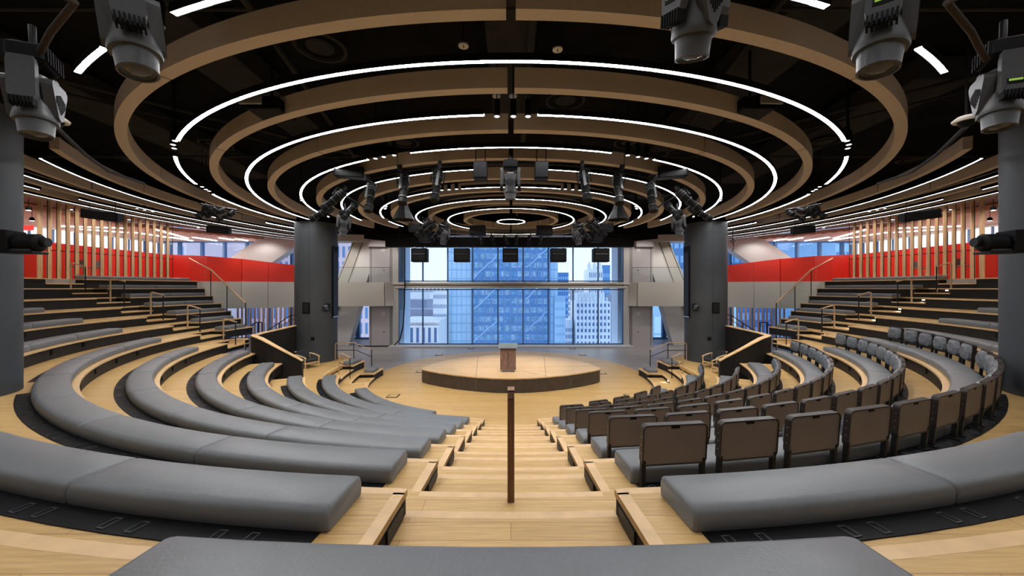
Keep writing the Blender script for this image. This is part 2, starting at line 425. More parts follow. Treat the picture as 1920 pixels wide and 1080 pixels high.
# ------------------------------------------------------------------ cushions
COLS = [(-10.1, 6.45), (10.1, 6.45), (-10.1, 19.3), (10.1, 19.3)]
CR = 1.0
def cushion_mesh(k, r0, r1, z0, z1, a0, a1, flare=0, aend=None, slim=0):
    c = tc(k); n = max(4, int((a1 - a0) / 1.2)); rd = .05; gap = math.degrees(.006 / r0)
    a0 += gap; a1 -= gap
    prof = [(r0 + .01, z0), (r0, z0 + .03), (r0, z1 - rd), (r0 + .015, z1 - .018), (r0 + rd, z1), (r1 - rd - .02, z1 + .003), (r1 - .02, z1 - .016), (r1, z1 - rd), (r1, z0 + .03), (r1 - .01, z0)]
    rm, zm = (r0 + r1) / 2, (z0 + z1) / 2
    mb = MB(); V = []; fs = []; rings = []
    ins = math.degrees(.03 / r0)
    for a, sc in [(a0, .86), (a0 + ins * .35, .96), (a0 + ins, 1)] + [(a0 + ins + (a1 - a0 - 2 * ins) * i / n, 1) for i in range(1, n)] + [(a1 - ins, 1), (a1 - ins * .35, .96), (a1, .86)]:
        rings.append((a, sc))
    for a, sc in rings:
        t = math.radians(a); fl = 0
        if flare:
            q = max(0, (abs(a) - (aend - 17)) / 17); fl = flare * q * q
        for r, zz in prof:
            rr = rm + (r - rm) * (1 - (1 - sc) * .5) + fl
            z_ = z0 + (zz - z0) * (sc if zz > zm else 1)
            V.append((rr * math.sin(t), c - rr * math.cos(t), z_))
    m = len(prof)
    for i in range(len(rings) - 1):
        for q in range(m):
            w = (q + 1) % m; fs.append((i * m + q, i * m + w, i * m + m + w, i * m + m + q))
    mb.add(V, fs, True); mb.add([], [])
    o = len(rings) - 1
    mb.f.append(tuple(range(m - 1, -1, -1))); mb.sm.append(False)
    mb.f.append(tuple(o * m + q for q in range(m))); mb.sm.append(False)
    return mb
def visible(k, r, a, z, mg=70):
    x, y = pt(k, r, a)
    if y < .6: return False
    px = CX + F * x / y; py = HY + F * (CAMZ - z) / y
    return -mg < px < 1920 + mg and py < 1080 + mg
def intervals(k, a0, a1, r, mg=.32):
    """cut the range where a column stands"""
    out = []; cur = None; n = 600
    for i in range(n + 1):
        a = a0 + (a1 - a0) * i / n; x, y = pt(k, r, a)
        ok = all(math.hypot(x - cx, y - cy) > CR + mg for cx, cy in COLS) and visible(k, r, a, TZ[k])
        if ok and cur is None: cur = a
        if not ok and cur is not None: out.append((cur, last)); cur = None
        last = a
    if cur is not None: out.append((cur, a1))
    return [(x, y) for x, y in out if y - x > math.degrees(.35 / r)]
CD = .47
TN = {k: ORD[k - 1] + ' tier' for k in range(1, 14)}
cush_end = {1: 59.5, 2: 70.5, 3: 63, 4: 71.5, 5: 77.3}
for k in (6, 7, 8, 9, 10): cush_end[k] = math.degrees(math.acos((17.25 - 13.55 + .12 * (k - 6)) / RI[k]))
def add_cushion(k, a0, a1, sg, label, grp, flare=0, aend=None, r=None, dark=False):
    r = r or RI[k]
    A0, A1 = (a0, a1) if sg > 0 else (-a1, -a0)
    o = cushion_mesh(k, r, r + CD, TZ[k] + .008, TZ[k] + .165, A0, A1, flare, aend).obj('bench_cushion', LEATHD if dark else LEATH)
    tag(o, label, 'cushion', grp)
    return o
for sg in (-1, 1):
    for k in range(1, 11):
        r = RI[k]; a_st = math.degrees(math.asin(1.14 / r)) if k != 1 else 21.0
        if k >= 9: a_st = 40
        ivs = intervals(k, a_st, cush_end[k], r + .25)
        num = 0
        for (a0, a1) in ivs:
            L = math.radians(a1 - a0) * r; n = max(1, round(L / 2.35))
            for i in range(n):
                b0, b1 = a0 + (a1 - a0) * i / n, a0 + (a1 - a0) * (i + 1) / n
                num += 1
                lab = '%s curved grey bench cushion from the centre aisle, %s, %s side' % (ORD[num - 1], TN[k], SIDE[sg]) if k < 9 else \
                      '%s grey bench cushion this side of the side stair, %s, %s' % (ORD[num - 1], TN[k], SIDE[sg])
                add_cushion(k, b0, b1, sg, lab, 'curved grey cushions along the tiers', 0, cush_end[k])
        # black track strip behind the cushions
        if k <= 8:
            for (a0, a1) in intervals(k, a_st, cush_end[k], r + .5, .28):
                A0, A1 = (a0 + math.degrees(.06 / r), a1 - math.degrees(.7 / r) if k in (4, 3) else a1) if sg > 0 else (-(a1 - (math.degrees(.7 / r) if k in (4, 3) else 0)), -(a0 + math.degrees(.06 / r)))
                z = TZ[k]
                tr = MB(); tr.arc(tc(k), r + CD - .12, r + CD + .18, z, z + .008, A0, A1)
                T = tag(tr.obj('seat_track', STRIP), 'black floor track behind the curved cushions, %s, %s side%s' % (TN[k], SIDE[sg], '' if a0 < 40 else ' beyond the near column'), 'floor track', 'black seat tracks')
                # slotted bracket plates
                aa = A0 + math.degrees(.12 / r); i = 0
                while aa < A1 - math.degrees(.1 / r):
                    w = math.degrees(.03 / r)
                    for d in ((0, 1) if sg < 0 or k == 8 else (0,)):
                        a_ = aa + d * math.degrees(.22 / r); br = MB()
                        for e1, e2, q1, q2 in ((-w, -w * .75, .045, .15), (w * .75, w, .045, .15), (-w, w, .04, .05), (-w, w, .145, .155)):
                            br.arc(tc(k), r + CD + q1, r + CD + q2, z + .008, z + .014, a_ + e1, a_ + e2)
                        br.obj('slot_plate', GREYP, T)
                    aa += math.degrees(.80 / r)
                
    # centre bench in front of the camera is built once below; far block cushions
    for k in range(7, 14):
        r = RI[k]; a0 = SIDEN[k][1] + math.degrees(.1 / r); a1 = END[k] - math.degrees(.35 / r)
        if k >= 12: a0 -= 0
        n = 2 if k >= 9 else 1
        for i in range(n):
            b0, b1 = a0 + (a1 - a0) * i / n, a0 + (a1 - a0) * (i + 1) / n
            add_cushion(k, b0, b1, sg, '%s grey cushion beyond the side stair, %s, %s side' % (('nearer', 'farther')[i] if n == 2 else 'single', TN[k], SIDE[sg]),
                        'grey cushions beyond the side stairs')
    for k, (a0, a1) in {1: (88.3, 94.5), 2: (90.5, 97)}.items():
        add_cushion(k, a0, a1, sg, 'short grey cushion on the end block by the window floor, %s, %s side' % (TN[k], SIDE[sg]), 'short end cushions')
o = cushion_mesh(9, RI[9], RI[9] + .62, TZ[9] + .008, TZ[9] + .165, -5.45, 5.45).obj('bench_cushion', LEATH)
tag(o, 'short curved grey bench cushion nearest the camera, across the centre aisle', 'cushion')

# ------------------------------------------------------------------ folding seat backs (right side only)
def rrect(w, h, r, n=5, x0=0, z0=0, top_only=False):
    pts = []
    for cx, cz, a0 in ((w / 2 - r, h / 2 - r, 0), (-w / 2 + r, h / 2 - r, 90), (-w / 2 + r, -h / 2 + r, 180), (w / 2 - r, -h / 2 + r, 270)):
        rr = r
        if top_only and cz < 0:
            cx = math.copysign(w / 2 - .01, cx); cz = -h / 2 + .01; rr = .01
        for i in range(n + 1):
            a = math.radians(a0 + 90 * i / n); pts.append((x0 + cx + rr * math.cos(a), z0 + cz + rr * math.sin(a)))
    return pts
RX = Matrix.Rotation(PI / 2, 4, 'X')     # prism drawn in x,z and extruded along -y
def xz(mb, pts, y0, y1, M=None, smooth=False):   # prism in xz plane between y0<y1
    n = len(pts)
    v = [(p[0], y0, p[1]) for p in pts] + [(p[0], y1, p[1]) for p in pts]
    mb.add(v, [tuple(range(n)), tuple(range(2 * n - 1, n - 1, -1))] , False, M)
    o = len(mb.v) - 2 * n
    for i in range(n): mb.f.append((o + (i + 1) % n, o + i, o + n + i, o + n + (i + 1) % n)); mb.sm.append(smooth)
def seat_back():
    e = empty('folding_seat', (0, 0, 0), '', 'seat back', 'folding seat backs on the right-hand tiers')
    T = Matrix.Translation((0, 0, 0)) @ Matrix.Rotation(math.radians(-4), 4, 'X')
    W, zc, H = .66, .43, .40
    fr = MB(); o1 = rrect(W, H, .055, 5, 0, zc, False); i1 = rrect(W - .022, H - .022, .045, 5, 0, zc, False)
    n = len(o1)
    v = []
    for y in (-.005, .062):
        v += [(p[0], y, p[1]) for p in o1] + [(p[0], y, p[1]) for p in i1]
    fs = []
    for i in range(n):
        j = (i + 1) % n
        fs += [(i, j, n + j, n + i), (2 * n + i, 3 * n + i, 3 * n + j, 2 * n + j), (i, 2 * n + i, 2 * n + j, j), (n + i, n + j, 3 * n + j, 3 * n + i)]
    fr.add(v, fs, False, T); fr.obj('frame', BRFR, e)
    pn = MB(); xz(pn, rrect(W - .02, H - .02, .045, 5, 0, zc), .035, .054, T); p = pn.obj('back_panel', BRONZE, e)
    hd = MB(); hd.box(0, .054, zc + H / 2 - .028, .09, .012, .026, T, b=.004); hd.obj('handle_slot', BOXB, e)
    pd = MB()
    out = [(-.30, .26), (-.24, .235 + .0), (-.315, .43), (-.23, .605), (.23, .605), (.315, .43), (.24, .24)]
    out = [(-.24, .25), (-.31, .31), (-.325, .45), (-.29, .57), (-.22, .61), (.22, .61), (.29, .57), (.325, .45), (.31, .31), (.24, .25)]
    mid = [(x * .93, .43 + (z - .43) * .93) for x, z in out]
    inn = [(-.02, .34), (-.19, .38), (-.22, .45), (-.12, .52), (-.03, .545), (.05, .545), (.14, .52), (.22, .45), (.2, .37), (.06, .335)]
    n = len(out); v = [(x, -.002, z) for x, z in out] + [(x, -.045, z) for x, z in mid] + [(x, -.085, z) for x, z in inn]
    fs = [tuple(range(n - 1, -1, -1)), tuple(2 * n + i for i in range(n))]
    for q in (0, n):
        for i in range(n): j = (i + 1) % n; fs.append((q + i, q + j, q + n + j, q + n + i))
    pd.add(v, fs, False, T); pd.obj('pad', LEATHD, e)
    for s in (-1, 1):
        lg = MB(); lg.box(s * .306, .03, .14, .045, .05, .29, T, b=.006); lg.box(s * .296, .03, .008, .09, .1, .012)
        lg.obj('leg', METB, e)
        sc = MB()
        for z in (.35, .43, .51): sc.lathe([(.004, -.002), (.004, .002)], 8, T @ Matrix.Translation((s * (W / 2 + .001), .03, z)) @ Matrix.Rotation(PI / 2, 4, 'Y'))
        sc.obj('side_screws', SILV, e)
    return e
proto = seat_back(); first = True
CH = {7: [6.6 + 3.325 * i for i in range(13)] + [51.8, 55.2, 58.7, 62.2, 65.6, 69.3]}
def run(k, x0, aend, sp=.79):
    R_ = RI[k] + CD + .04; a = math.degrees(math.asin(x0 / R_)); st = math.degrees(sp / R_); n = int((aend - a) / st + .5); st = (aend - a) / n
    return [a + st * i for i in range(n + 1)]
CH[6] = run(6, 1.57, 71.8); CH[5] = run(5, 1.57, 73.8); CH[4] = run(4, 1.57, 61.5); CH[3] = run(3, 1.57, 58); CH[2] = run(2, 1.6, 69); CH[1] = [22.0, 29.3, 36.8, 44.8]
for k in range(7, 0, -1):
    for i, a in enumerate(CH[k]):
        R_ = RI[k] + CD + .035
        if k == 3:
            q = max(0, (a - (63 - 17)) / 17); R_ += 0
        x, y = pt(k, R_, a); loc = (x, y, TZ[k] + .008); rot = (0, 0, math.radians(a) + PI)
        lab = '%s padded seat back from the centre aisle, %s' % (ORD[i], TN[k])
        if first:
            proto.location = loc; proto.rotation_euler = rot; proto['label'] = lab; first = False; kids(proto)
        else: dup(proto, loc, rot, lab)

# ------------------------------------------------------------------ round columns
for i, (x, y) in enumerate(COLS):
    near = y < 10; z0 = 2.5 if near else .716
    nm = '%s dark grey round column, %s' % (SIDE[-1 if x < 0 else 1], 'near one among the tiers' if near else 'front one beside the stage floor')
    c_ = MB(); c_.lathe([(CR, z0 - (0 if near else 0)), (CR, 7.76)], 64, Matrix.Translation((x, y, 0)))
    o = struct(c_.obj('column', COLG), nm)
    sm = MB()
    for zz in ([5.5, 7.4] if near else [5.2, 7.2]):
        sm.lathe([(CR + .002, zz), (CR + .002, zz + .015)], 64, Matrix.Translation((x, y, 0)), caps=False)
    ang = math.atan2(-y, -x)
    da = .32 if x < 0 else -.32
    for d in (-1.9, da, 2.2):
        t = ang - d; sm.box(x + (CR + .0) * math.cos(t), y + (CR + .0) * math.sin(t), (z0 + 7.75) / 2, .015, .015, 7.75 - z0)
    sm.obj('panel_joints', SEAM, o)
    if not near:
        s = -1 if x < 0 else 1
        def onc(px, zz):             # point on the column front seen at px
            best = None
            for q in range(720):
                t = q * PI / 360; X, Yy = x + CR * math.cos(t), y + CR * math.sin(t)
                if (X * (x - X) + Yy * (y - Yy)) > 0:
                    d = abs(CX + F * X / Yy - px)
                    if best is None or d < best[0]: best = (d, X, Yy, t)
            return best[1], best[2], best[3]
        mir = (lambda p: p) if s < 0 else (lambda p: 1916 - p)
        X, Yy, t = onc(mir(574), 3); M = Matrix.Translation((X, Yy, 0)) @ Matrix.Rotation(t + PI / 2, 4, 'Z')
        e = MB(); zt, zb_ = CAMZ - 27 * Yy / F, CAMZ - 48 * Yy / F; zm = (zt + zb_) / 2
        e.box(0, 0, zm, .36, .06, zt - zb_, M, b=.01)
        w = tag(e.obj('wall_speaker', BOXB), 'thin black framed speaker panel on the %s front column' % SIDE[s], 'speaker')
        e = MB(); e.box(0, .035, zm, .26, .02, zt - zb_ - .12, M); e.box(0, -.035, zm, .26, .02, zt - zb_ - .12, M); e.obj('grille', METB, w)
        X, Yy, t = onc(mir(586), 3); M = Matrix.Translation((X, Yy, 0)) @ Matrix.Rotation(t + PI / 2, 4, 'Z')
        e = MB(); e.box(0, 0, CAMZ - 95 * Yy / F, .17, .05, .17, M, b=.008); tag(e.obj('socket_plate', BOXB), 'small black socket plate low on the %s front column' % SIDE[s], 'socket')
        X, Yy, t = onc(mir(612), 3)
        M = Matrix.Translation((X, Yy, CAMZ - 35.5 * Yy / F)) @ Matrix.Rotation(math.atan2(-X, 0) * 0, 4, 'Z')
        cam_ = empty('wall_camera', M.to_translation(), 'small black camera bracketed on the %s front column' % SIDE[s], 'camera', 'column cameras')
        e = MB(); e.box(0, .0, 0, .34, .1, .34, b=.01); e.obj('bracket_plate', BOXB, cam_)
        e = MB(); e.lathe([(.1, -.1), (.13, -.05), (.13, .05), (.1, .1)], 20, Matrix.Translation((s * -.03, -.13, .0)) @ Matrix.Rotation(PI / 2, 4, 'Y')); e.box(-s * .03, -.1, -.11, .28, .2, .05)
        e.obj('camera_head', GREYP, cam_)
        e = MB(); e.lathe([(.05, 0), (.05, .03)], 16, Matrix.Translation((s * .0, -.25, .0)) @ Matrix.Rotation(PI / 2, 4, 'X')); e.obj('lens', METB, cam_)
        # tall recessed niche, built as a dark framed slot on the inner flank
        X, Yy, t = onc(mir(628), 3); M = Matrix.Translation((X, Yy, 0)) @ Matrix.Rotation(t + PI / 2, 4, 'Z')
        zt, zb_ = CAMZ + 78 * Yy / F, CAMZ - 56 * Yy / F
        e = MB(); e.box(0, 0, (zt + zb_) / 2, .55, .04, zt - zb_, M); n_ = e.obj('service_slot', BOXB, o)
        e = MB(); e.box(.0, .03, (zt + zb_) / 2 - .1, .42, .04, zt - zb_ - .4, M); e.box(0, -.03, (zt + zb_) / 2 - .1, .42, .03, zt - zb_ - .4, M); e.obj('slot_cover', METB, n_)
        e = MB(); e.box(0, -.03, zb_ + .06, .5, .05, .05, M); e.obj('slot_sill', SILV, n_)
# PTZ cameras on the near columns
for s in (-1, 1):
    cm = empty('wall_camera', Q(60 if s < 0 else 1856, 455, 6.35), 'large black pan camera on the %s near column' % SIDE[s], 'camera', 'large column cameras')
    cm.rotation_euler = (0, 0, s * -.25)
    b = MB(); b.box(s * .28, .0, .01, .16, .34, .36, b=.01); b.obj('bracket_plate', BOXB, cm)
    b = MB(); b.box(s * .14, 0, -.17, .52, .3, .045, b=.01); b.obj('shelf', METB, cm)
    b = MB(); b.lathe([(.10, -.19), (.145, -.14), (.15, .12), (.11, .16)], 28, Matrix.Translation((s * .02, 0, .0)) @ Matrix.Rotation(-s * PI / 2, 4, 'Y')); b.obj('camera_head', BOXB, cm)
    b = MB(); b.lathe([(.065, 0), (.08, .05), (.075, .07)], 20, Matrix.Translation((-s * .15, 0, .01)) @ Matrix.Rotation(-s * PI / 2, 4, 'Y')); b.obj('lens', METB, cm)
    b = MB(); b.box(s * .1, 0, -.14, .3, .22, .05, b=.01); b.obj('pan_base', GREYP, cm)

# ------------------------------------------------------------------ handrails
def rail_thing(name, label, group, parts):
    o = [Vector((0, 0, 0))]
    base = parts[0][1][0]; base = Vector(base)
    e = empty(name, base, label, 'handrail', group)
    for pn, pts, r, m in parts:
        b = MB(); b.tube([Vector(p) - base for p in pts], r, 8); b.obj(pn, m, e)
    return e
def mirx(v): return Vector((-v[0], v[1], v[2]))
RAILS = [((132.7, 540.6), 493, 4.44, (160, 500.7), 4.20, 16.9), ((207, 566), 522, 3.81, (233, 528), 3.60, 16.85), ((282.7, 591.7), 548, 3.22, (306, 554), 3.03, 16.6),
         ((351.7, 616.7), 573, 2.68, (375, 579), 2.51, 16.4), ((419, 639), 598, 2.16, (441.7, 604), 1.98, 16.15)]
for s in (-1, 1):
    for i, (tb, ty, zt, bt, zb_, Y0) in enumerate(RAILS):
        a = Vector(((tb[0] - CX) * Y0 / F, Y0, zt)); b_ = Vector(((bt[0] - CX) * Y0 / F, Y0, zb_))
        at = Q(tb[0], ty, Y0); bt_ = Q(bt[0], bt[1], Y0); at.z = a.z + max(.95, at.z - a.z); 
        pts = [a, Vector((a.x, a.y, at.z - .07)), Vector((a.x + .02, a.y, at.z - .02)), Vector((a.x + .09, a.y, at.z)), Vector((a.x + .2, a.y, at.z - .03)), bt_ + Vector((.05, 0, 0))]
        mid = [(a.x, a.y, a.z + .62), (b_.x, b_.y, bt_.z - .33)]
        post = [b_, (b_.x, b_.y, bt_.z)]
        if s > 0: pts = [mirx(p) for p in pts]; mid = [mirx(p) for p in mid]; post = [mirx(p) for p in post]
        rail_thing('stair_handrail', 'brass and black handrail, %s down the %s side stair' % (ORD[i], SIDE[s]), 'side stair handrails',
                   [('top_rail', pts, .03, BRASS), ('post', post, .022, METB), ('middle_rail', mid, .009, SILV)])
    # guard rail at the window end
    z2, z1 = .72, .36; Y = 19.05
    a, m_, b_ = Vector((-9.0, Y, z2)), Vector((-8.05, Y, z2)), Vector((-7.12, Y - .05, z1))
    t1, t2, t3 = 1.64, 1.64, 1.30
    A = [a, (a.x, Y, t1 - .1), (a.x + .03, Y, t1 - .03), (a.x + .12, Y, t1), (m_.x, Y, t2), (b_.x, b_.y, t3)]
    Pm = [m_, (m_.x, Y, t2)]; Pe = [b_, (b_.x, b_.y, t3)]; Mr = [(a.x, Y, t1 - .38), (m_.x + .1, Y, t1 - .38), (b_.x, b_.y, t3 - .36)]
    B0 = [Vector((-7.42, 16.05, .72)), (-7.42, 16.05, 1.54), (-7.38, 16.05, 1.61), (-7.3, 16.05, 1.63), (-6.93, 16.05, 1.44)]
    B1 = [(-6.95, 16.05, .54), (-6.95, 16.05, 1.45)]; B2 = [(-7.42, 16.05, 1.22), (-6.95, 16.05, 1.05)]
    if s > 0: A, Pm, Pe, Mr, B0, B1, B2 = [[mirx(p) for p in q] for q in (A, Pm, Pe, Mr, B0, B1, B2)]
    e = rail_thing('guard_rail', 'three-post guard rail at the tier end by the window floor, %s side' % SIDE[s], 'guard rails', [('top_rail', A, .022, BRASS), ('post', Pm, .022, METB), ('post', Pe, .022, METB), ('middle_rail', Mr, .018, METB)])
    rail_thing('stair_handrail', 'small brass handrail on the lowest side step, %s' % SIDE[s], 'lowest side rails', [('top_rail', B0, .022, BRASS), ('post', B1, .018, METB), ('middle_rail', B2, .012, METB)])
# centre handrail of the aisle: flat bronzed bar
e = empty('aisle_handrail', (0, 3.38, 2.51), 'flat bronze centre handrail rising from the aisle steps', 'handrail')
b = MB(); w = .062
prof = [(0, 0), (0, .93), (.02, .985), (.075, 1.005), (6.6, -.98), (6.6, -1.9)]
for i in range(len(prof) - 1):
    y0, z0 = prof[i]; y1, z1 = prof[i + 1]
    d = Vector((0, y1 - y0, z1 - z0)).normalized(); n = Vector((0, -d.z, d.y)) * .022
    a0, a1 = Vector((0, y0, z0)), Vector((0, y1, z1)); X = Vector((w / 2, 0, 0))
    b.hexa([a0 - X - n, a0 + X - n, a0 + X + n, a0 - X + n], [a1 - X - n, a1 + X - n, a1 + X + n, a1 - X + n])
b.obj('bar', COPPER, e)
b = MB(); b.box(0, 2.4, (-.73 + .29) / 2 + .0, .04, .04, 1.02); b.obj('post', COPPER, e)
b = MB(); b.box(0, 4.9, -.93, .04, .04, .95); b.obj('post', COPPER, e)

# ------------------------------------------------------------------ black curved parapets by the landings
for s in (-1, 1):
    cp = [(-10.6, 15.3, 2.47), (-10.14, 15.08, 2.39), (-9.8, 15.0, 2.25), (-9.48, 14.97, 2.09), (-9.0, 15.0, 1.82), (-8.7, 15.05, 1.64), (-8.46, 15.1, 1.48)]
    bk = [(-10.6, 15.3, 2.47), (-10.85, 16.2, 2.47), (-10.9, 17.4, 2.49), (-10.75, 18.5, 2.56)]
    for nm, pth, lb in (('parapet_wall', cp, 'black curved parapet sweeping down with oak cap'), ('parapet_wall', bk, 'straight black parapet behind the armchairs with oak cap')):
        w = MB(); cap = MB(); pts = [Vector((x * (-s), y, z)) for x, y, z in pth]
        L = []
        for i, p in enumerate(pts):
            d = (pts[min(i + 1, len(pts) - 1)] - pts[max(i - 1, 0)]); d.z = 0; d.normalize(); n = Vector((-d.y, d.x, 0))
            L.append((p, n))
        for i in range(len(L) - 1):
            (p, n), (q, m_) = L[i], L[i + 1]; t = .09
            w.hexa([Vector((p.x, p.y, .716)) - n * t, Vector((p.x, p.y, .716)) + n * t, p + n * t, p - n * t], [Vector((q.x, q.y, .716)) - m_ * t, Vector((q.x, q.y, .716)) + m_ * t, q + m_ * t, q - m_ * t])
            u = Vector((0, 0, .035)); t = .115
            cap.hexa([p - n * t, p + n * t, p + n * t + u, p - n * t + u], [q - m_ * t, q + m_ * t, q + m_ * t + u, q - m_ * t + u])
        o = w.obj(nm, RISER); o['kind'] = 'structure'; o['label'] = lb + ', %s side' % SIDE[s]
        cap.obj('cap', TRIM, o)

# ------------------------------------------------------------------ armchairs
def armchair(loc, rz, label):
    e = empty('armchair', loc, label, 'armchair', 'low armchairs on the landings', rz)
    for sx in (-1, 1):
        x = sx * .34
        b = MB(); b.tube([(x, -.36, 0), (x, -.34, .50)], .024); b.obj('leg', ASHW, e)
        b = MB(); b.tube([(x, .36, 0), (x, .33, .62)], .024); b.obj('leg', ASHW, e)
        b = MB()
        pts = [(x, -.40, .50), (x, -.2, .56), (x, .1, .60), (x, .38, .62)]
        for i in range(3): b.bar(pts[i], pts[i + 1], .065, .026)
        a = b.obj('armrest', ASHW, e)
        b = MB()
        for i in range(9): b.box(x, -.28 + i * .07, .545 + .008 * i, .075, .02, .04)
        b.obj('rope_wrap', mat('rope', (.5, .42, .32), .8) if 'rope' not in MATS else MATS['rope'], a)
        b = MB(); b.bar((x, -.35, .27), (x, .36, .2), .03, .05); b.obj('side_rail', ASHW, e)
    b = MB(); b.bar((-.34, -.35, .26), (.34, -.35, .26), .03, .05); b.bar((-.34, .34, .2), (.34, .34, .2), .03, .05); b.obj('cross_rail', ASHW, e)
    b = MB(); b.box(0, -.02, .34, .62, .68, .11, Matrix.Rotation(math.radians(-5), 4, 'X'), b=.04); b.obj('seat_cushion', CHARC, e)
    b = MB(); b.box(0, 0, 0, .60, .13, .46, Matrix.Translation((0, .33, .58)) @ Matrix.Rotation(math.radians(-16), 4, 'X'), b=.05); b.obj('back_cushion', CHARC, e)
    b = MB()
    for i in range(11): b.tube([(-.3 + i * .06, .39, .3), (-.3 + i * .06, .45, .74)], .008, 6)
    b.bar((-.34, .46, .75), (.34, .46, .75), .03, .04); b.obj('back_frame', ASHW, e)
    return e
armchair((-9.55, 17.45, .716), math.radians(62), 'low wooden armchair with charcoal cushions beside the left front column')
armchair((9.55, 17.45, .716), math.radians(-62), 'low wooden armchair beside the right front column, pillow showing')
armchair((9.3, 16.15, .716), math.radians(-75), 'low wooden armchair half hidden behind the right curved parapet')

# ------------------------------------------------------------------ ceiling: baffles, light rings
H = 3.32; CEIL = CAMZ + H
LEDR = {0: (4.976, 3.823), 1: (4.979, 3.339), 2: (5.106, 2.960), 3: (5.204, 2.561), 4: (5.332, 2.212), 5: (5.509, 1.827), 6: (5.560, 1.376), 7: (5.609, .935), 8: (5.615, .205)}
BAFR = {1: (4.93, 3.57), 2: (5.02, 3.135), 3: (5.192, 2.816), 4: (5.333, 2.447), 5: (5.46, 2.05), 6: (5.52, 1.67), 7: (5.58, 1.185), 8: (5.60, .68)}
def led_arc(c, r, a0, a1, label, grp='concentric linear ceiling lights', w=.085, m=None, z=None):
    z = z or CEIL
    b = MB(); b.arc(c, r - w / 2, r + w / 2, z, z + .012, a0, a1, 1.5); 
    h = MB(); h.arc(c, r - w / 2 - .012, r + w / 2 + .012, z + .012, z + .10, a0, a1, 1.5)
    h.arc(c, r - w / 2 - .012, r - w / 2 - .001, z - .006, z + .03, a0, a1, 1.5); h.arc(c, r + w / 2 + .001, r + w / 2 + .012, z - .006, z + .03, a0, a1, 1.5)
    o = h.obj('linear_light', BOXB); tag(o, label, 'ceiling light', grp); b.obj('diffuser', m or LED, o)
    return o
def ang_at(c, r, px, near=None, side=None):
    """angle on a ring (degrees from camera side) seen at px"""
    best = []
    t = (px - CX) / F
    for i in range(-1800, 1801):
        a = i / 10; x = r * math.sin(math.radians(a)); y = c - r * math.cos(math.radians(a))
        if y < .3: continue
        best.append((abs(x / y - t), a))
    best.sort()
    a1 = best[0][1]; a2 = next((a for d, a in best if abs(a - a1) > 4 and d < .02), a1)
    if near is None: return a1
    return min((a1, a2), key=abs) if near else max((a1, a2), key=abs)
def A(i, px, near=True):
    c, r = LEDR[i]; return ang_at(c * H, r * H, px, near)
RN = {0: 'outermost visible', 1: 'widest', 2: 'second widest', 3: 'third', 4: 'fourth', 5: 'fifth', 6: 'sixth', 7: 'seventh', 8: 'innermost'}
def ring(i, arcs):
    c, r = LEDR[i]
    for a0, a1, w in arcs: led_arc(c * H, r * H, min(a0, a1), max(a0, a1), w, w=(.075, .075, .075, .065, .052, .05, .05, .05, .05)[i])
def FA(i, px): return ang_at(LEDR[i][0] * H, LEDR[i][1] * H, 2 * CX - px, False)
l1 = A(1, 333, True); l2 = ang_at(LEDR[1][0] * H, LEDR[1][1] * H, 324.5, True); l3 = ang_at(LEDR[1][0] * H, LEDR[1][1] * H, 368, False); l4 = ang_at(LEDR[1][0] * H, LEDR[1][1] * H, 400, False)
ring(0, [(A(0, 195), A(0, 145), 'short bright light arc at the upper left corner behind the moving light'), (A(0, 460), A(0, 325), 'light arc cut by the top of the view, left'),
         (-A(0, 195), -A(0, 145), 'short bright light arc at the upper right corner behind the moving light'), (-A(0, 460), -A(0, 365), 'light arc cut by the top of the view, right'),
         (-FA(0, 553), -101, 'light arc outside the widest baffle, far left'), (101, FA(0, 553), 'light arc outside the widest baffle, far right')])
ring(1, [(l1, -l1, 'longest bright light arc sweeping across the upper ceiling'), (l2 - 2.2, l3, 'short light arc between two lamp trios, left of the widest ring'), (-l2 + 2.2, -l3, 'short light arc between two lamp trios, right of the widest ring'),
         (l4, -FA(1, 553), 'widest ring light arc running toward the left front column'), (-l4, FA(1, 553), 'widest ring light arc running toward the right front column')])
g2 = A(2, 907); ring(2, [(g2, -FA(2, 580), 'second widest ring light, left half'), (-g2, FA(2, 580), 'second widest ring light, right half')])
g3, g3b = A(3, 770), A(3, 690); ring(3, [(g3, -g3, 'third ring light, centre arc'), (g3b, -84, 'third ring light, left arc'), (-g3b, 84, 'third ring light, right arc'), (-90, -FA(3, 617), 'third ring light, far left arc'), (90, FA(3, 617), 'third ring light, far right arc')])
g4 = A(4, 890); ring(4, [(g4, -FA(4, 678), 'fourth ring light, left arc behind the hanging spotlights'), (-g4, FA(4, 678), 'fourth ring light, right arc behind the hanging spotlights')])
g5, g5b = A(5, 865), A(5, 820); ring(5, [(g5, -g5, 'fifth ring light, short centre arc'), (g5b, -84, 'fifth ring light, left arc'), (-g5b, 84, 'fifth ring light, right arc'), (-92, -FA(5, 756), 'fifth ring light, far left arc'), (92, FA(5, 756), 'fifth ring light, far right arc')])
ring(6, [(-FA(6, 795), FA(6, 795), 'sixth ring light, nearly closed circle'), (150, 210, 'sixth ring light, far arc seen low behind the speakers')])
ring(7, [(-FA(7, 880), FA(7, 880), 'seventh ring light, nearly closed small circle')])
ring(8, [(-180, 180, 'innermost small closed light circle')])
def baffle(c, r, a0, a1, label, grp, w=.19, h=.34, z=None):
    z = z or CEIL; b = MB(); b.arc(c, r - w / 2, r + w / 2, z, z + h, a0, a1, 1.5)
    return tag(b.obj('ceiling_baffle', TAN), label, 'ceiling baffle', grp)
BREAKS = {1: [0, 27.5, 64, 84, 108, 135, 158], 2: [0, 42, 84, 118, 152], 3: [0, 30, 66, 90, 118, 150], 4: [0, 22, 50, 86, 118, 148], 5: [0, 30, 62, 92, 124, 150], 6: [0, 36, 72, 108, 150], 7: [0, 30, 66, 98, 124, 152], 8: [0, 36, 72, 100, 130, 155]}
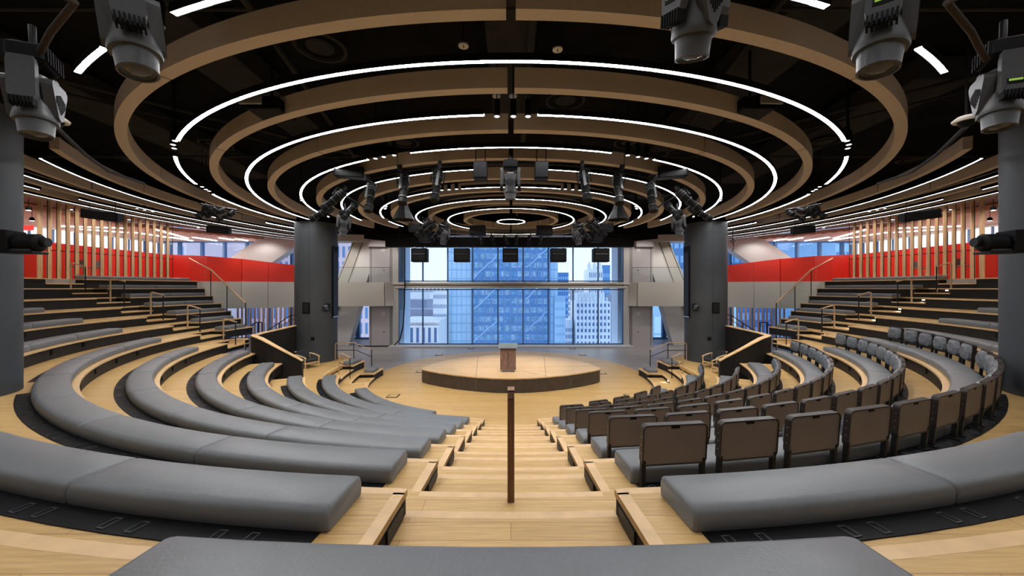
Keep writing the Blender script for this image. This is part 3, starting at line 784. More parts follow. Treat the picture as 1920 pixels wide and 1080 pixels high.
WHERE = ['nearest the centre line', 'second from the centre line', 'third from the centre line', 'fourth from the centre line', 'fifth from the centre line', 'sixth from the centre line']
for i, (cc, rr) in BAFR.items():
    c, r = cc * H, rr * H; lim = ang_at(c, r, 2 * CX - {1: 553, 2: 553, 3: 595, 4: 700, 5: 745}[i], False) if i < 6 else 179.6; br = [q for q in BREAKS[i] if q < lim - 6] + [lim]; g = math.degrees(.02 / r)
    for s in (-1, 1):
        for j in range(len(br) - 1):
            g0 = math.degrees(.06 / r) if j == 0 else g
            a0, a1 = br[j] + g0, br[j + 1] - g
            if s < 0: a0, a1 = -a1, -a0
            baffle(c, r, a0, a1, 'tan felt baffle segment, %s ring inward, %s, %s half' % (ORD[i - 1], WHERE[j], SIDE[s]), 'concentric tan ceiling baffles', h=.34)
# outer side rings
C0 = 4.976 * H
side_led = [(13.95, 60, 112, 0), (15.38, 60, 110, 0), (16.4, 60, 76, 1), (16.4, 81, 112, 2), (17.3, 58, 112, 0)]
for s in (-1, 1):
    for n_, (r, a0, a1, q) in enumerate(side_led):
        if a1 > 100: a1 = ang_at(C0, r, 2 * CX - 553, False)
        A0, A1 = (a0, a1) if s > 0 else (-a1, -a0)
        led_arc(C0, r, A0, A1, 'outer side light arc, %s from the outermost, %s side' % (ORD[4 - n_], SIDE[s]), 'outer side ceiling lights', .05, LED3)
    for n_, r in enumerate((13.32, 14.75, 15.9, 16.85, 17.6)):
        for q, (a0, a1) in enumerate(((55, 74), (74.3, 97), (97.3, ang_at(C0, r, 2 * CX - 553, False)))):
            if a1 < a0: continue
            A0, A1 = (a0, a1) if s > 0 else (-a1, -a0)
            baffle(C0, r, A0, A1, 'outer side baffle, %s ring out, %s section, %s side' % (ORD[n_], ('near', 'middle', 'far')[q], SIDE[s]), 'outer side baffles', .16, .30)
for n_, r in enumerate((12.69, 13.95, 15.38, 16.4, 17.3, 18.6, 19.8)):
    if n_ == 0: arcs_ = [(-16, 16)]
    else: arcs_ = [(-56, -20), (-18, 18), (20, 56)]
    for q, (a0, a1) in enumerate(arcs_):
        led_arc(C0, r, a0, a1, 'ceiling light arc above and behind the camera, %s ring out, %s section' % (ORD[n_], ('left', 'middle', 'right')[q if n_ else 1]), 'ceiling lights behind the camera', .06, LED3)
# black plenum above
b = MB(); b.box(0, 8, 9.65, 64, 34, .1); struct(b.obj('ceiling', BLK), 'black open ceiling above the rings')
# plenum ducts and pipes
dn = 0
for (x, y, sx, sy, sz, z) in ((0, 5.2, .9, 9.5, .5, 9.2), (-6, 9.0, 1.1, 7, .5, 9.25), (5.2, 8.5, 1.2, 8, .45, 9.25), (-2.4, 14, 8, .9, .4, 9.3), (9.4, 12, 1.3, 8, .5, 9.2), (-10.6, 11, 1.3, 9, .5, 9.25), (2, 19, 12, 1, .4, 9.3)):
    dn += 1; b = MB(); b.box(x, y, z, sx, sy, sz, b=.02); tag(b.obj('air_duct', DUCT), 'black rectangular air duct above the rings, %s of the run' % ORD[dn - 1], 'duct', 'black ceiling ducts')
pn = 0
for p0, p1, r in (((-18, 5.4, 8.76), (18, 5.4, 8.76), .05), ((-18, 5.75, 8.76), (18, 5.75, 8.76), .03), ((-3.2, 1, 8.76), (-6.5, 20, 8.76), .05), ((3.4, 1, 8.76), (6.2, 20, 8.76), .05), ((.35, 4, 8.76), (.35, 22, 8.76), .07), ((-14, 3, 8.76), (-4, 13, 8.76), .05), ((-14.6, 3.4, 8.76), (-4.8, 13.4, 8.76), .03), ((14, 3, 8.76), (4, 13, 8.76), .05), ((14.6, 3.4, 8.76), (4.8, 13.4, 8.76), .03), ((-16, 12.2, 8.76), (16, 12.2, 8.76), .04)):
    pn += 1; b = MB(); b.tube([p0, p1], r, 8); tag(b.obj('ceiling_pipe', DUCT), 'black pipe in the open ceiling, %s one' % ORD[pn - 1], 'pipe', 'black ceiling pipes')
vn = 0
for px, py in ((600, 90), (247, 300), (405, 272), (1545, 268), (1713, 300), (1060, 280 - 90), (757, 268), (1180, 268)):
    vn += 1; Y = F * 4.35 / (HY - py); X = (px - CX) * Y / F
    e = empty('round_air_vent', (X, Y, 8.8), 'round black ceiling air diffuser, %s in the ceiling' % ORD[vn - 1], 'vent', 'round ceiling vents')
    b = MB(); b.lathe([(.42, .10), (.46, 0), (.40, -.01), (.38, .05)], 32, caps=False); b.obj('outer_ring', DUCT, e)
    b = MB(); b.lathe([(.22, .08), (.24, .01), (.02, 0)], 32, caps=False); b.obj('inner_cone', DUCT, e)
    b = MB(); b.lathe([(.2, .0), (.2, .12)], 20); b.obj('duct_neck', DUCT, e)
for i, (px, py) in enumerate(((869, 87), (1045.5, 94), (931, 181), (962, 181))):
    Y = F * 4.05 / (HY - py); X = (px - CX) * Y / F
    e = empty('ceiling_rosette', (X, Y, 8.5), 'small pale slotted disc in the black ceiling, %s' % ('left of centre', 'right of centre', 'above the left lamp of the centre trio', 'above the middle lamp of the centre trio')[i], 'rosette', 'pale slotted discs')
    b = MB(); b.lathe([(.085, 0), (.09, .02), (.02, .04)], 24); b.obj('disc', SILV, e)
    b = MB(); b.box(0, 0, -.004, .012, .08, .01); b.obj('slot', BOXB, e); b = MB(); b.tube([(0, 0, .03), (0, 0, 1.1)], .012, 6); b.obj('stem', BOXB, e)
# black fascia edge where the dropped ceiling ends
fp = [(-18.6, 9), (-18.5, 12.0), (-18.1, 13.9), (-17.2, 18.8), (-15.6, 21.6), (-13.6, 23.6), (-9.0, 24.4), (-4.5, 24.6), (0, 24.6)]
fp = fp + [(-x, y) for x, y in fp[-2::-1]]
b = MB()
for i in range(len(fp) - 1):
    (x0, y0), (x1, y1) = fp[i], fp[i + 1]
    b.hexa([(x0, y0, 7.95), (x1, y1, 7.95), (x1, y1, 9.6), (x0, y0, 9.6)], [(x0 * 1.01, y0 + .12, 7.95), (x1 * 1.01, y1 + .12, 7.95), (x1 * 1.01, y1 + .12, 9.6), (x0 * 1.01, y0 + .12, 9.6)])
struct(b.obj('trim_fascia', BLK))
b = MB(); b.box(0, 23.7, 8.42, 27, .5, .5); 
b2 = MB()
for s in (-1, 1):
    pass
# dark soffit ring behind baffles on the far side
far = MB(); far.arc(C0, 11.8, 12.0, 7.62, 8.2, 128, 152); far.arc(C0, 11.8, 12.0, 7.62, 8.2, -152, -128); struct(far.obj('trim_ring', BLK))

# ------------------------------------------------------------------ pendant downlights
def downlight():
    e = empty('pendant_downlight', (0, 0, 0), '', 'downlight', 'black cylinder downlights')
    b = MB(); b.lathe([(.055, .02), (.06, .0), (.06, .30), (.055, .31)], 20); b.obj('body', BOXB, e)
    b = MB(); b.lathe([(.046, -.002), (.046, .012)], 20); b.obj('lens', LENS, e)
    b = MB(); b.lathe([(.05, -.008), (.062, -.008), (.062, .004), (.05, .004)], 20, caps=False); b.obj('trim_ring', SILV, e)
    b = MB(); b.tube([(0, 0, .3), (0, 0, 1.75)], .012, 6); b.obj('stem', BOXB, e)
    return e
DL = downlight(); dfirst = True; DLP = []
def put_down(px, py, label, z=CEIL + .0):
    global dfirst
    Y = F * (z - CAMZ) / (HY - py); loc = Vector(((px - CX) * Y / F, Y, z))
    DLP.append(loc)
    if dfirst: DL.location = loc; DL['label'] = label; dfirst = False; kids(DL)
    else: dup(DL, loc, (0, 0, 0), label)
for j, (px, py) in enumerate(((931.7, 218), (962.5, 218), (990, 218))): put_down(px, py, '%s cylinder lamp of the centre trio under the ceiling' % ('left', 'middle', 'right')[j])
for s in (-1, 1):
    m = (lambda p: p) if s < 0 else (lambda p: 1916 - p)
    for nm, T in (('trio above the third light ring', ((704, 297), (719.6, 294), (739, 291))), ('trio in the gap of the widest light ring', ((328, 264), (324.5, 271), (326.5, 278))),
                  ('trio past the short arc of the widest ring', ((379, 350), (386, 355), (392, 358))), ('trio in the third ring gap near the front column', ((564.5, 369), (564.5, 372.5), (565.5, 376))),
                  ('trio in the fifth ring gap', ((828.7, 356.5), (842, 355.5), (856, 354.5))), ('small trio in the far side of the fifth ring', ((724, 386.5), (723, 389.5), (722, 391.5))),
                  ('trio between the outer side lights', ((257, 391), (271, 393.5), (286, 396.5)))):
        for j, (px, py) in enumerate(T): put_down(m(px), py, '%s lamp of the %s, %s side' % (ORD[j], nm, SIDE[s]))
    put_down(m(298), 48, 'single cylinder lamp beside the big moving light, upper %s' % SIDE[s])

# ------------------------------------------------------------------ theatre lights
def moving_head():
    e = empty('moving_head_light', (0, 0, 0), '', 'stage light', 'moving head stage lights')
    b = MB(); b.box(0, 0, -.10, .36, .30, .2, b=.03)
    for i in range(7): b.box(-.15 + i * .05, 0, -.10, .018, .33, .17)
    b.obj('base', BOXB, e)
    b = MB(); b.tube([(0, 0, 0), (0, 0, .28)], .03, 10); b.box(0, 0, .03, .12, .12, .06, b=.01); b.obj('clamp', METB, e)
    for s in (-1, 1):
        ar = MB()
        pts = [(-.09, -.2), (.09, -.2), (.10, -.27), (.10, -.60), (.07, -.69), (-.07, -.69), (-.10, -.60), (-.10, -.27)]
        n = len(pts)
        v = [(s * .175, p[0], p[1]) for p in pts] + [(s * .245, p[0], p[1]) for p in pts]
        ar.add(v, [tuple(range(n)), tuple(range(2 * n - 1, n - 1, -1))] + [((i + 1) % n, i, n + i, n + (i + 1) % n) for i in range(n)])
        A_ = ar.obj('yoke_arm', GREYP, e)
        rb = MB()
        for i in range(7): rb.box(s * .218, -.078 + i * .026, -.685, .085, .013, .085)
        rb.obj('cooling_ribs', BOXB, A_)
    dp = MB(); dp.box(-.247, 0, -.55, .006, .12, .06); d_ = dp.obj('display', BOXB, e)
    dp = MB(); dp.box(-.251, 0, -.54, .004, .095, .022); dp.obj('screen', LCD, d_)
    # head pointing down, lathe about z
    hd = MB(); hd.lathe([(.05, -.28), (.11, -.30), (.125, -.36), (.125, -.50), (.135, -.60), (.163, -.74), (.166, -.78), (.16, -.80), (.135, -.805), (.125, -.93), (.128, -.945), (.112, -.95), (.105, -.93), (.02, -.928)], 40)
    Hd = hd.obj('lamp_head', GREYP, e)
    for s in (-1, 1):
        sh = MB(); pts = [(-.13, -.36), (.13, -.36), (.165, -.39), (.165, -.43), (.05, -.74), (0, -.77), (-.05, -.74), (-.165, -.43), (-.165, -.39)]
        n = len(pts); y0, y1 = s * .10, s * .185
        v = [(p[0], y0, p[1]) for p in pts] + [(p[0] * .9, y1, p[1]) for p in pts]
        sh.add(v, [tuple(range(n)), tuple(range(2 * n - 1, n - 1, -1))] + [((i + 1) % n, i, n + i, n + (i + 1) % n) for i in range(n)])
        S_ = sh.obj('vent_shroud', GREYP, Hd)
        vt = MB()
        for i in range(9):
            x = -.085 + i * .021; hh = .22 * (1 - abs(x) / .13)
            vt.box(x, s * .187, -.54 - (1 - abs(x) / .13) * .04, .009, .008, hh)
        vt.obj('vent_slots', BOXB, Hd)
    ln = MB(); ln.lathe([(.085, -.929), (.07, -.938), (.04, -.945), (.005, -.948)], 24); ln.obj('lens', GLASSY, Hd)
    return e
MH = moving_head(); mfirst = True
def put_mh(loc, rot, label, sc=1):
    global mfirst
    if mfirst:
        MH.location = loc; MH.rotation_euler = rot; MH.scale = (sc,) * 3; MH['label'] = label; mfirst = False; kids(MH)
        for c in kids(MH): kids(c)
    else: dup(MH, loc, rot, label, None, sc)
def q_at(px, py, Y): return Q(px, py, Y)
put_mh(Q(232, -70, 3.0), (math.radians(6), math.radians(-10), math.radians(-50)), 'big grey moving light hanging at the upper left, lens down')
put_mh(Q(62, 95, 4.0), (math.radians(4), math.radians(-6), math.radians(-60)), 'moving light hanging in front of the left near column')
put_mh(Q(1318, -160, 2.75), (math.radians(14), math.radians(-8), math.radians(20)), 'big moving light cut by the top of the view, right of centre')
put_mh(Q(1668, -85, 2.9), (math.radians(4), math.radians(8), math.radians(46)), 'big moving light with a lit display at the upper right')
put_mh(Q(1880, 85, 4.1), (math.radians(4), math.radians(6), math.radians(60)), 'moving light hanging in front of the right near column')
put_mh(Q(957, 302, 9.2), (0, 0, PI / 2 * 0), 'moving light hanging at the centre below the rings')
put_mh(Q(834, 418, 18.5), (0, math.radians(4), .3), 'moving light above the left end of the screen housing', 1.15)
put_mh(Q(1082, 418, 18.5), (0, math.radians(-4), -.3), 'moving light above the right end of the screen housing', 1.15)
put_mh(Q(647, 395, 14.5), (0, math.radians(5), .5), 'moving light beside the left front column head', 1.05)
put_mh(Q(1270, 395, 14.5), (0, math.radians(-5), -.5), 'moving light beside the right front column head', 1.05)

def spot():
    e = empty('theatre_spotlight', (0, 0, 0), '', 'spotlight', 'black theatre spotlights')
    b = MB(); b.tube([(0, 0, .12), (0, 0, .0)], .02); b.box(0, 0, .1, .07, .07, .1); b.obj('clamp', METB, e)
    b = MB(); b.tube([(-.12, 0, -.26), (-.12, 0, -.04), (-.05, 0, 0), (.05, 0, 0), (.12, 0, -.04), (.12, 0, -.26)], .013, 6); b.obj('yoke', METB, e)
    M = Matrix.Translation((0, 0, -.24)) @ Matrix.Rotation(math.radians(28), 4, 'X')
    b = MB(); b.lathe([(.06, .24), (.09, .22), (.10, .05), (.08, .02), (.075, -.12), (.07, -.13), (.075, -.32), (.085, -.33), (.085, -.42)], 18, M); Bd = b.obj('barrel', BOXB, e)
    b = MB()
    for z in (.18, .12, .06, -.1, -.3): b.lathe([(.102 if z > 0 else .09, z), (.102 if z > 0 else .09, z + .012)], 18, M)
    b.box(0, .10, .02, .05, .03, .34, M); b.obj('fins', GREYP, Bd)
    b = MB(); b.lathe([(.07, -.405), (.07, -.41)], 16, M); b.obj('lens', SILV, Bd)
    b = MB(); pts = [(.0, 0, .05), (.08, .03, -.05), (.14, .05, -.2), (.08, .08, -.3), (.02, .1, -.2)]; b.tube(pts, .007, 5); b.obj('cable', PIPEM if False else METB, e)
    return e
SP = spot(); sfirst = True
def put_sp(loc, rot, label, sc=1):
    global sfirst
    if sfirst:
        SP.location = loc; SP.rotation_euler = rot; SP.scale = (sc,) * 3; SP['label'] = label; sfirst = False; kids(SP)
        for c in kids(SP): kids(c)
    else: dup(SP, loc, rot, label, None, sc)
for s in (-1, 1):
    m = (lambda p: p) if s < 0 else (lambda p: 1916 - p)
    lst = [((690, 341), 10.4, 1.35, (-12, 8, 150)), ((752, 324), 10.0, 1.4, (-8, 10, 160)), ((823, 317), 9.6, 1.35, (-10, -8, 190)),
           ((642, 358), 11.2, 1.3, (0, 38, 60)), ((622, 386), 12.7, 1.3, (10, 45, 60)), ((662, 380), 14.0, 1.2, (5, 20, 100)),
           ((800, 415), 16.5, 1.3, (0, 30, 60)), ((812, 420), 17, 1.3, (5, 42, 70)), ((824, 428), 17.5, 1.3, (0, 35, 80)),
           ((400, 390), 13.5, 1.0, (0, 50, 80)), ((418, 393), 13.8, 1.0, (0, 55, 80)), ((436, 397), 14.3, 1.0, (0, 50, 85)), ((385, 384), 13.3, .8, (0, 10, 80))]
    for j, ((px, py), Y, sc, r) in enumerate(lst):
        grp = 'on the inner ring pipe' if j < 3 else 'in the cluster by the front column' if j < 6 else 'in the cluster by the screen housing' if j < 9 else 'on the outer side bar'
        k_ = (j % 3) if j < 9 else j - 9
        put_sp(Q(m(px), py, Y), (math.radians(r[0]), math.radians(r[1] * (1 if s < 0 else -1)), math.radians(r[2] * (1 if s < 0 else -1))), '%s black spotlight %s, %s side' % (ORD[k_], grp, SIDE[s]), sc)
    for j, px in enumerate((900, 922, 946)):
        put_sp(Q(m(px), 441, 20.6), (math.radians(0), math.radians(-14 * s), math.radians(180 + 10 * j)), '%s small spotlight out from the centre above the screen housing, %s' % (ORD[2 - j], SIDE[s]), .95)
# round pipes carrying the spotlights
b = MB(); pts = []
for i in range(-78, 79, 3):
    a = math.radians(i); r = 7.3; pts.append((r * math.sin(a), 17.7 - r * math.cos(a), 7.95))
b.tube(pts, .028, 8); tag(b.obj('lighting_pipe', METB), 'curved black lighting pipe carrying the inner spotlights', 'pipe')
b = MB(); b.tube([Q(885, 437, 20.6), Q(1025, 437, 20.6)], .03, 8); tag(b.obj('lighting_pipe', METB), 'short straight pipe above the screen housing', 'pipe')
for s in (-1, 1):
    m = (lambda p: p) if s < 0 else (lambda p: 1916 - p)
    b = MB(); b.tube([Q(m(628), 357, 11.3), Q(m(668), 378, 14.0), Q(m(690), 395, 15)], .03, 8); tag(b.obj('lighting_pipe', METB), 'short pipe by the %s front column head' % SIDE[s], 'pipe')
    b = MB(); b.tube([Q(m(792), 408, 16.3), Q(m(845), 428, 18.8)], .03, 8); tag(b.obj('lighting_pipe', METB), 'short pipe above the %s end of the screen housing' % SIDE[s], 'pipe')
    b = MB(); b.tube([Q(m(375), 382, 13), Q(m(445), 394, 14.5)], .03, 8); tag(b.obj('lighting_pipe', METB), 'outer side lighting bar, %s' % SIDE[s], 'pipe')
    # brown conduits
    b = MB(); b.tube([Q(m(20), -60, 3.0), Q(m(100), 20, 3.3), Q(m(60), 60, 3.6), Q(m(75), 110, 3.9)][:1] + [Q(m(140), 5, 3.4), Q(m(95), 60, 3.7), Q(m(68), 112, 4.0)], .03, 10)
    tag(b.obj('ceiling_pipe', PIPEM), 'curved brown pipe above the %s near column' % SIDE[s], 'pipe')
    b = MB(); b.tube([Q(m(105), 238, 6.0), Q(m(160), 290, 7.6), Q(m(205), 322, 9.0), Q(m(270), 344, 10.5)], .035, 8)
    tag(b.obj('ceiling_pipe', DUCT), 'long dark conduit sloping along the %s outer baffles' % SIDE[s], 'pipe')
    # dome security camera
    p = Q(m(104), 228, 5.8)
    e = empty('dome_camera', p, 'pale dome security camera by the %s near moving light' % SIDE[s], 'camera', 'dome cameras')
    b = MB(); b.lathe([(.15, .0), (.16, .03), (.10, .08)], 24); b.obj('housing', CREAM, e)
    b = MB(); b.lathe([(.10, 0), (.085, -.05), (.04, -.08), (.01, -.085)], 20); b.obj('dome', BOXB, e)
    b = MB(); b.tube([(0, 0, .07), (0, 0, 1.6)], .015, 6); b.obj('stem', BOXB, e)
    # cabled fabric shroud lamp
    p = Q(m(757), 395, 13.0); e = empty('work_lamp', p, 'dark draped lamp shroud under the inner rings, %s side' % SIDE[s], 'lamp', 'draped lamp shrouds')
    b = MB(); v = []; n = 16
    for rr, z in ((.12, .25), (.2, 0), (.34, -.28), (.36, -.32)):
        for i in range(n):
            t = 2 * PI * i / n; q = rr * (1 + .08 * (i % 2)); v.append((q * math.cos(t), q * math.sin(t), z))
    b.add(v, [(k * n + i, k * n + (i + 1) % n, (k + 1) * n + (i + 1) % n, (k + 1) * n + i) for k in range(3) for i in range(n)], False); b.obj('shroud', METB, e)
    b = MB(); b.tube([(0, 0, .2), (0, 0, .8)], .02, 6); b.obj('stem', BOXB, e)

# ------------------------------------------------------------------ loudspeakers
def spk(p, size, label, rot=(0, 0, 0), m2=None, name='ceiling_speaker', grp='black ceiling speakers'):
    e = empty(name, p, label, 'speaker', grp); e.rotation_euler = rot; w, d, h = size
    b = MB(); b.box(0, 0, 0, w, d, h, b=.015); b.obj('cabinet', BOXB, e)
    b = MB(); b.box(0, -d / 2 - .004, 0, w * .9, .012, h * .86); b.obj('grille', METB, e)
    b = MB()
    for s in (-1, 1): b.tube([(s * w * .35, 0, h / 2), (s * w * .35, 0, h / 2 + .45)], .012, 6)
    b.box(0, 0, h / 2 + .012, w * .8, .05, .02); b.obj('bracket', METB, e)
    return e
for i, x in enumerate((787.5, 866.5, 957, 1046.5, 1126)):
    p = Q(x, 478.5, 21.6)
    e = empty('hanging_speaker', p, '%s of the five black speakers hanging below the screen housing' % ('leftmost', 'second', 'middle', 'fourth', 'rightmost')[i], 'speaker', 'five hanging front speakers')
    b = MB(); b.box(0, 0, -.01, .90, .6, .78, b=.02); b.obj('cabinet', BOXB, e)
    b = MB(); b.box(0, -.31, .20, .80, .02, .26); b.box(0, -.31, -.17, .80, .02, .30); b.obj('grille', METB, e)
    b = MB(); b.box(0, -.315, .045, .72, .02, .018); b.obj('badge_strip', SILV, e)
    b = MB(); b.box(-.3, 0, .42, .06, .3, .1); b.box(.3, 0, .42, .06, .3, .1); b.box(0, 0, .385, .66, .2, .03); b.obj('bracket', SILV, e)
e = empty('screen_housing', (-.08, 21.9, 7.13), 'long black projection screen housing hanging before the big window', 'screen housing')
b = MB(); b.box(0, 0, 0, 14.5, .5, .56, b=.02); b.obj('case', BOXB, e)
b = MB()
for x in (-6.5, -3.2, 0, 3.2, 6.5): b.tube([(x, 0, .28), (x, 0, 1.9)], .012, 6)
b.obj('hanger_rods', METB, e)
for s in (-1, 1):
    m = (lambda p: p) if s < 0 else (lambda p: 1916 - p)
    e = empty('video_projector', Q(m(510), 206, 7.2), 'black ceiling projector with pale grey end beside the second baffle ring, %s' % SIDE[s], 'projector', 'ceiling projectors')
    e.rotation_euler = (0, 0, 0)
    b = MB(); b.box(s * -.0, 0, 0, .62, .6, .24, b=.02); b.obj('body', BOXB, e)
    b = MB(); b.box(s * .20, -.32, .03, .42, .05, .15, b=.01); b.obj('end_plate', mat('projector_plate', (.30, .31, .32), .4, .3) if 'projector_plate' not in MATS else MATS['projector_plate'], e)
    b = MB(); b.box(s * .20, -.35, .04, .05, .01, .02); b.obj('badge', SILV, e)
    b = MB(); b.tube([(0, 0, .1), (0, 0, 1.7)], .025, 8); b.obj('mount', BOXB, e)
    spk(Q(m(656), 324, 10.7), (.78, .6, .30), 'black wedge speaker on the fourth baffle ring, %s' % SIDE[s], (math.radians(8), 0, s * -.3))
    spk(Q(m(779), 427, 17.0), (.56, .4, .36), 'square black speaker above the %s end of the housing, higher one' % SIDE[s])
    spk(Q(m(798), 443, 17.5), (.5, .45, .55), 'square black speaker above the %s end of the housing, lower one' % SIDE[s], (0, 0, s * .2))
    spk(Q(m(896), 433, 18.6), (.80, .5, .48), 'black speaker box below the smallest ring, %s of centre' % SIDE[s])
    spk(Q(m(901), 321, 9.3), (.34, .3, .42), 'small black box light near the centre moving light, %s' % SIDE[s])
    spk(Q(m(192), 404, 14.6), (1.05, .45, .34), 'long black speaker under the outer side lights near the slats, %s' % SIDE[s], (math.radians(10), math.radians(6 * -s), math.radians(25 * -s)))
    spk(Q(m(411), 431, 18.6), (.92, .45, .34), 'long black speaker under the outer side lights by the red wall, %s' % SIDE[s], (math.radians(10), math.radians(4 * -s), math.radians(20 * -s)))

# ------------------------------------------------------------------ far wings
SOFL = []; GALL = []; ADDED_WASH = []
def poly_wall(name, pts, z0, z1, m, t=.15, label=None, ztop=None):
    b = MB()
    for i in range(len(pts) - 1):
        (x0, y0), (x1, y1) = pts[i], pts[i + 1]; d = Vector((x1 - x0, y1 - y0, 0)).normalized(); n = Vector((-d.y, d.x, 0)) * t
        za, zb_ = (ztop[i], ztop[i + 1]) if ztop else (z1, z1)
        b.hexa([(x0, y0, z0), (x1, y1, z0), (x1, y1, zb_), (x0, y0, za)], [(x0 + n.x, y0 + n.y, z0), (x1 + n.x, y1 + n.y, z0), (x1 + n.x, y1 + n.y, zb_), (x0 + n.x, y0 + n.y, za)])
    o = b.obj(name, m); struct(o, label); return o
for s in (-1, 1):
    f = lambda L: [(x * -s, y) for x, y in L]
    # red back wall behind the slats then red parapet above the grey fascia
    poly_wall('wall_red', f([(-24.8, 12), (-24.8, 26.6)]), 4.85, 6.9, RED, .15 * s, 'red wall behind the timber slats, %s side' % SIDE[s], ztop=[6.95, 6.85])
    poly_wall('wall_parapet', f([(-24.6, 26.6), (-20.6, 25.4), (-18.2, 25.2), (-16.9, 25.9), (-15.5, 26.9), (-14.6, 28.0)]), 4.88, 6.4, RED, .12 * s, 'red parapet of the upper gallery, %s side' % SIDE[s], ztop=[6.85, 6.62, 6.42, 6.25, 6.08, 6.0])
    poly_wall('wall_fascia', f([(-21.0, 24.3), (-18.2, 25.15), (-16.9, 25.85), (-15.5, 26.85), (-14.4, 27.9), (-12.2, 28.1), (-11.5, 28.1), (-9.55, 28.1), (-9.1, 28.6)]), 3.08, 4.88, FASC, .14 * s, 'grey-beige gallery edge band, %s side' % SIDE[s])
    b = MB(); b.prism([(x * -s, y) for x, y in ((-30, 12), (-24.6, 12), (-20.9, 17.0), (-20.9, 24.4), (-18.2, 25.3), (-15.4, 27.0), (-14.3, 28.1), (-12.8, 32), (-30, 32))], 4.6, 4.87); struct(b.obj('floor_gallery', TILE), 'upper gallery floor, %s side' % SIDE[s])
    # outer walls
    b = MB(); b.box(-s * -30.1 * 1, 18, 5, .2, 30, 12); struct(b.obj('wall_left' if s < 0 else 'wall_right', CREAM))
    # daylit shades above the red wall
    wf = MB(); wf.box(s * 29.9, 18, 7.25, .1, 28, 2.0); w_ = struct(wf.obj('window_%d' % (6 if s < 0 else 7), SHADE), 'row of daylit shades above the red wall, %s side' % SIDE[s])
    mf = MB()
    for i in range(24): mf.box(s * 29.8, 5 + i * 1.2, 7.25, .08, .09, 2.0)
    mf.obj('window_frame', MULL, w_)
    # slatted pink ceiling with linear lamps, brown soffit
    b = MB(); b.prism([(x * -s, y) for x, y in ((-30, 12), (-24, 12), (-24.5, 24), (-22.8, 27), (-19.2, 31.9), (-30, 31.9))][::(1 if s < 0 else -1)], 8.45, 8.6); struct(b.obj('ceiling_gallery', PINK), 'warm wooden gallery ceiling, %s side' % SIDE[s])
    b = MB(); b.prism([(x * -s, y) for x, y in ((-24, 12), (-18.2, 9), (-18.6, 14), (-17.4, 19.2), (-15.6, 22), (-13.6, 24), (-9, 24.8), (0, 24.9), (0, 32), (-19.2, 32), (-22.8, 27), (-24.5, 24))][::(1 if s < 0 else -1)], 8.72, 8.85); struct(b.obj('ceiling_soffit', SOFF), 'brown soffit outside the ring ceiling, %s side' % SIDE[s])
    sc_ = MB(); bp_ = []
    L = [(-24, 12), (-24.5, 24), (-22.8, 27), (-19.2, 31.8)]
    for i in range(3):
        a_, c_ = Vector((*L[i], 0)), Vector((*L[i + 1], 0)); n = int((c_ - a_).length / .15)
        for q in range(n): bp_.append(a_ + (c_ - a_) * (q / n))
    V = []; fs = []
    for q, p in enumerate(bp_):
        zl = 8.40 if (q // 2) % 2 else 8.47
        V += [(-s * p.x * 1.004, p.y, zl), (-s * p.x * .999, p.y, zl), (-s * p.x * .999, p.y, 8.68), (-s * p.x * 1.004, p.y, 8.68)]
    for q in range(len(bp_) - 1):
        for w_i in range(4): fs.append((q * 4 + w_i, q * 4 + (w_i + 1) % 4, q * 4 + 4 + (w_i + 1) % 4, q * 4 + 4 + w_i))
    sc_.add(V, fs)
    tag(sc_.obj('ceiling_batten_edge', PINK), 'scalloped batten edge of the warm gallery ceiling, %s side' % SIDE[s], 'ceiling trim')
    ln_ = 0
    m = (lambda p: p) if s < 0 else (lambda p: 1916 - p)
    for (x0, y0), (x1, y1) in (((362, 445), (422, 454)), ((412, 446), (437, 450)), ((442, 448), (478, 454)), ((320, 445), (378, 454)), ((252, 436), (322, 446)), ((290, 430), (352, 447)), ((150, 430), (240, 436)), ((110, 424), (230, 428))):
        ln_ += 1; p0, p1 = P(m(x0), y0, 8.43), P(m(x1), y1, 8.43)
        if p0.y > 31 : p0.y = 31
        if p1.y > 31.3: p1.y = 31.3
        GALL.append((p0 + p1) / 2); b = MB(); b.bar(p0, p1, .16, .03); tag(b.obj('linear_light', LED2), '%s straight lamp in the warm gallery ceiling, %s side' % (ORD[ln_ - 1], SIDE[s]), 'ceiling light', 'gallery ceiling lamps')
    for q, (px, py) in enumerate(((372, 427), (476, 438), (242, 412), (133, 393))):
        Y = F * (8.68 - CAMZ) / (HY - py); e = empty('recessed_spot', ((m(px) - CX) * Y / F, Y, 8.68), '%s recessed spot in the brown soffit from the front column, %s' % (ORD[(1, 0, 2, 3, 4, 5, 6)[q]], SIDE[s]), 'downlight', 'soffit spots')
        SOFL.append(((m(px) - CX) * Y / F, Y, 8.66)); b = MB(); b.lathe([(.10, 0), (.12, .03)], 16); b.obj('rim', BOXB, e); b = MB(); b.lathe([(.07, -.01), (.07, .0)], 16); b.obj('lens', LENS, e)
    for q, (X_, Y_, tx, ty, tz) in enumerate([(19.7 * math.sin(math.radians(a_)), 17.25 - 19.7 * math.cos(math.radians(a_)), 21.9 * math.sin(math.radians(a_)), 17.25 - 21.9 * math.cos(math.radians(a_)), 5.6) for a_ in (86, 94, 102, 110)]
            + [(9.9, 25.4, 10.2, 28.8, 3.0), (13.6, 26.6, 13.0, 29, 3.5), (5.0, 26.4, 5.0, 27.5, 0), (16.8, 24.2, 16.9, 26.2, 4)]):
        e = empty('recessed_spot', (s * X_, Y_, 8.68), '%s added spot of the %s, %s side' % (ORD[q % 4], 'row washing the slats' if q < 4 else 'row washing the window piers', SIDE[s]), 'downlight', 'added wall washing spots')  # invented fixture, added to brighten the slats, piers and braces
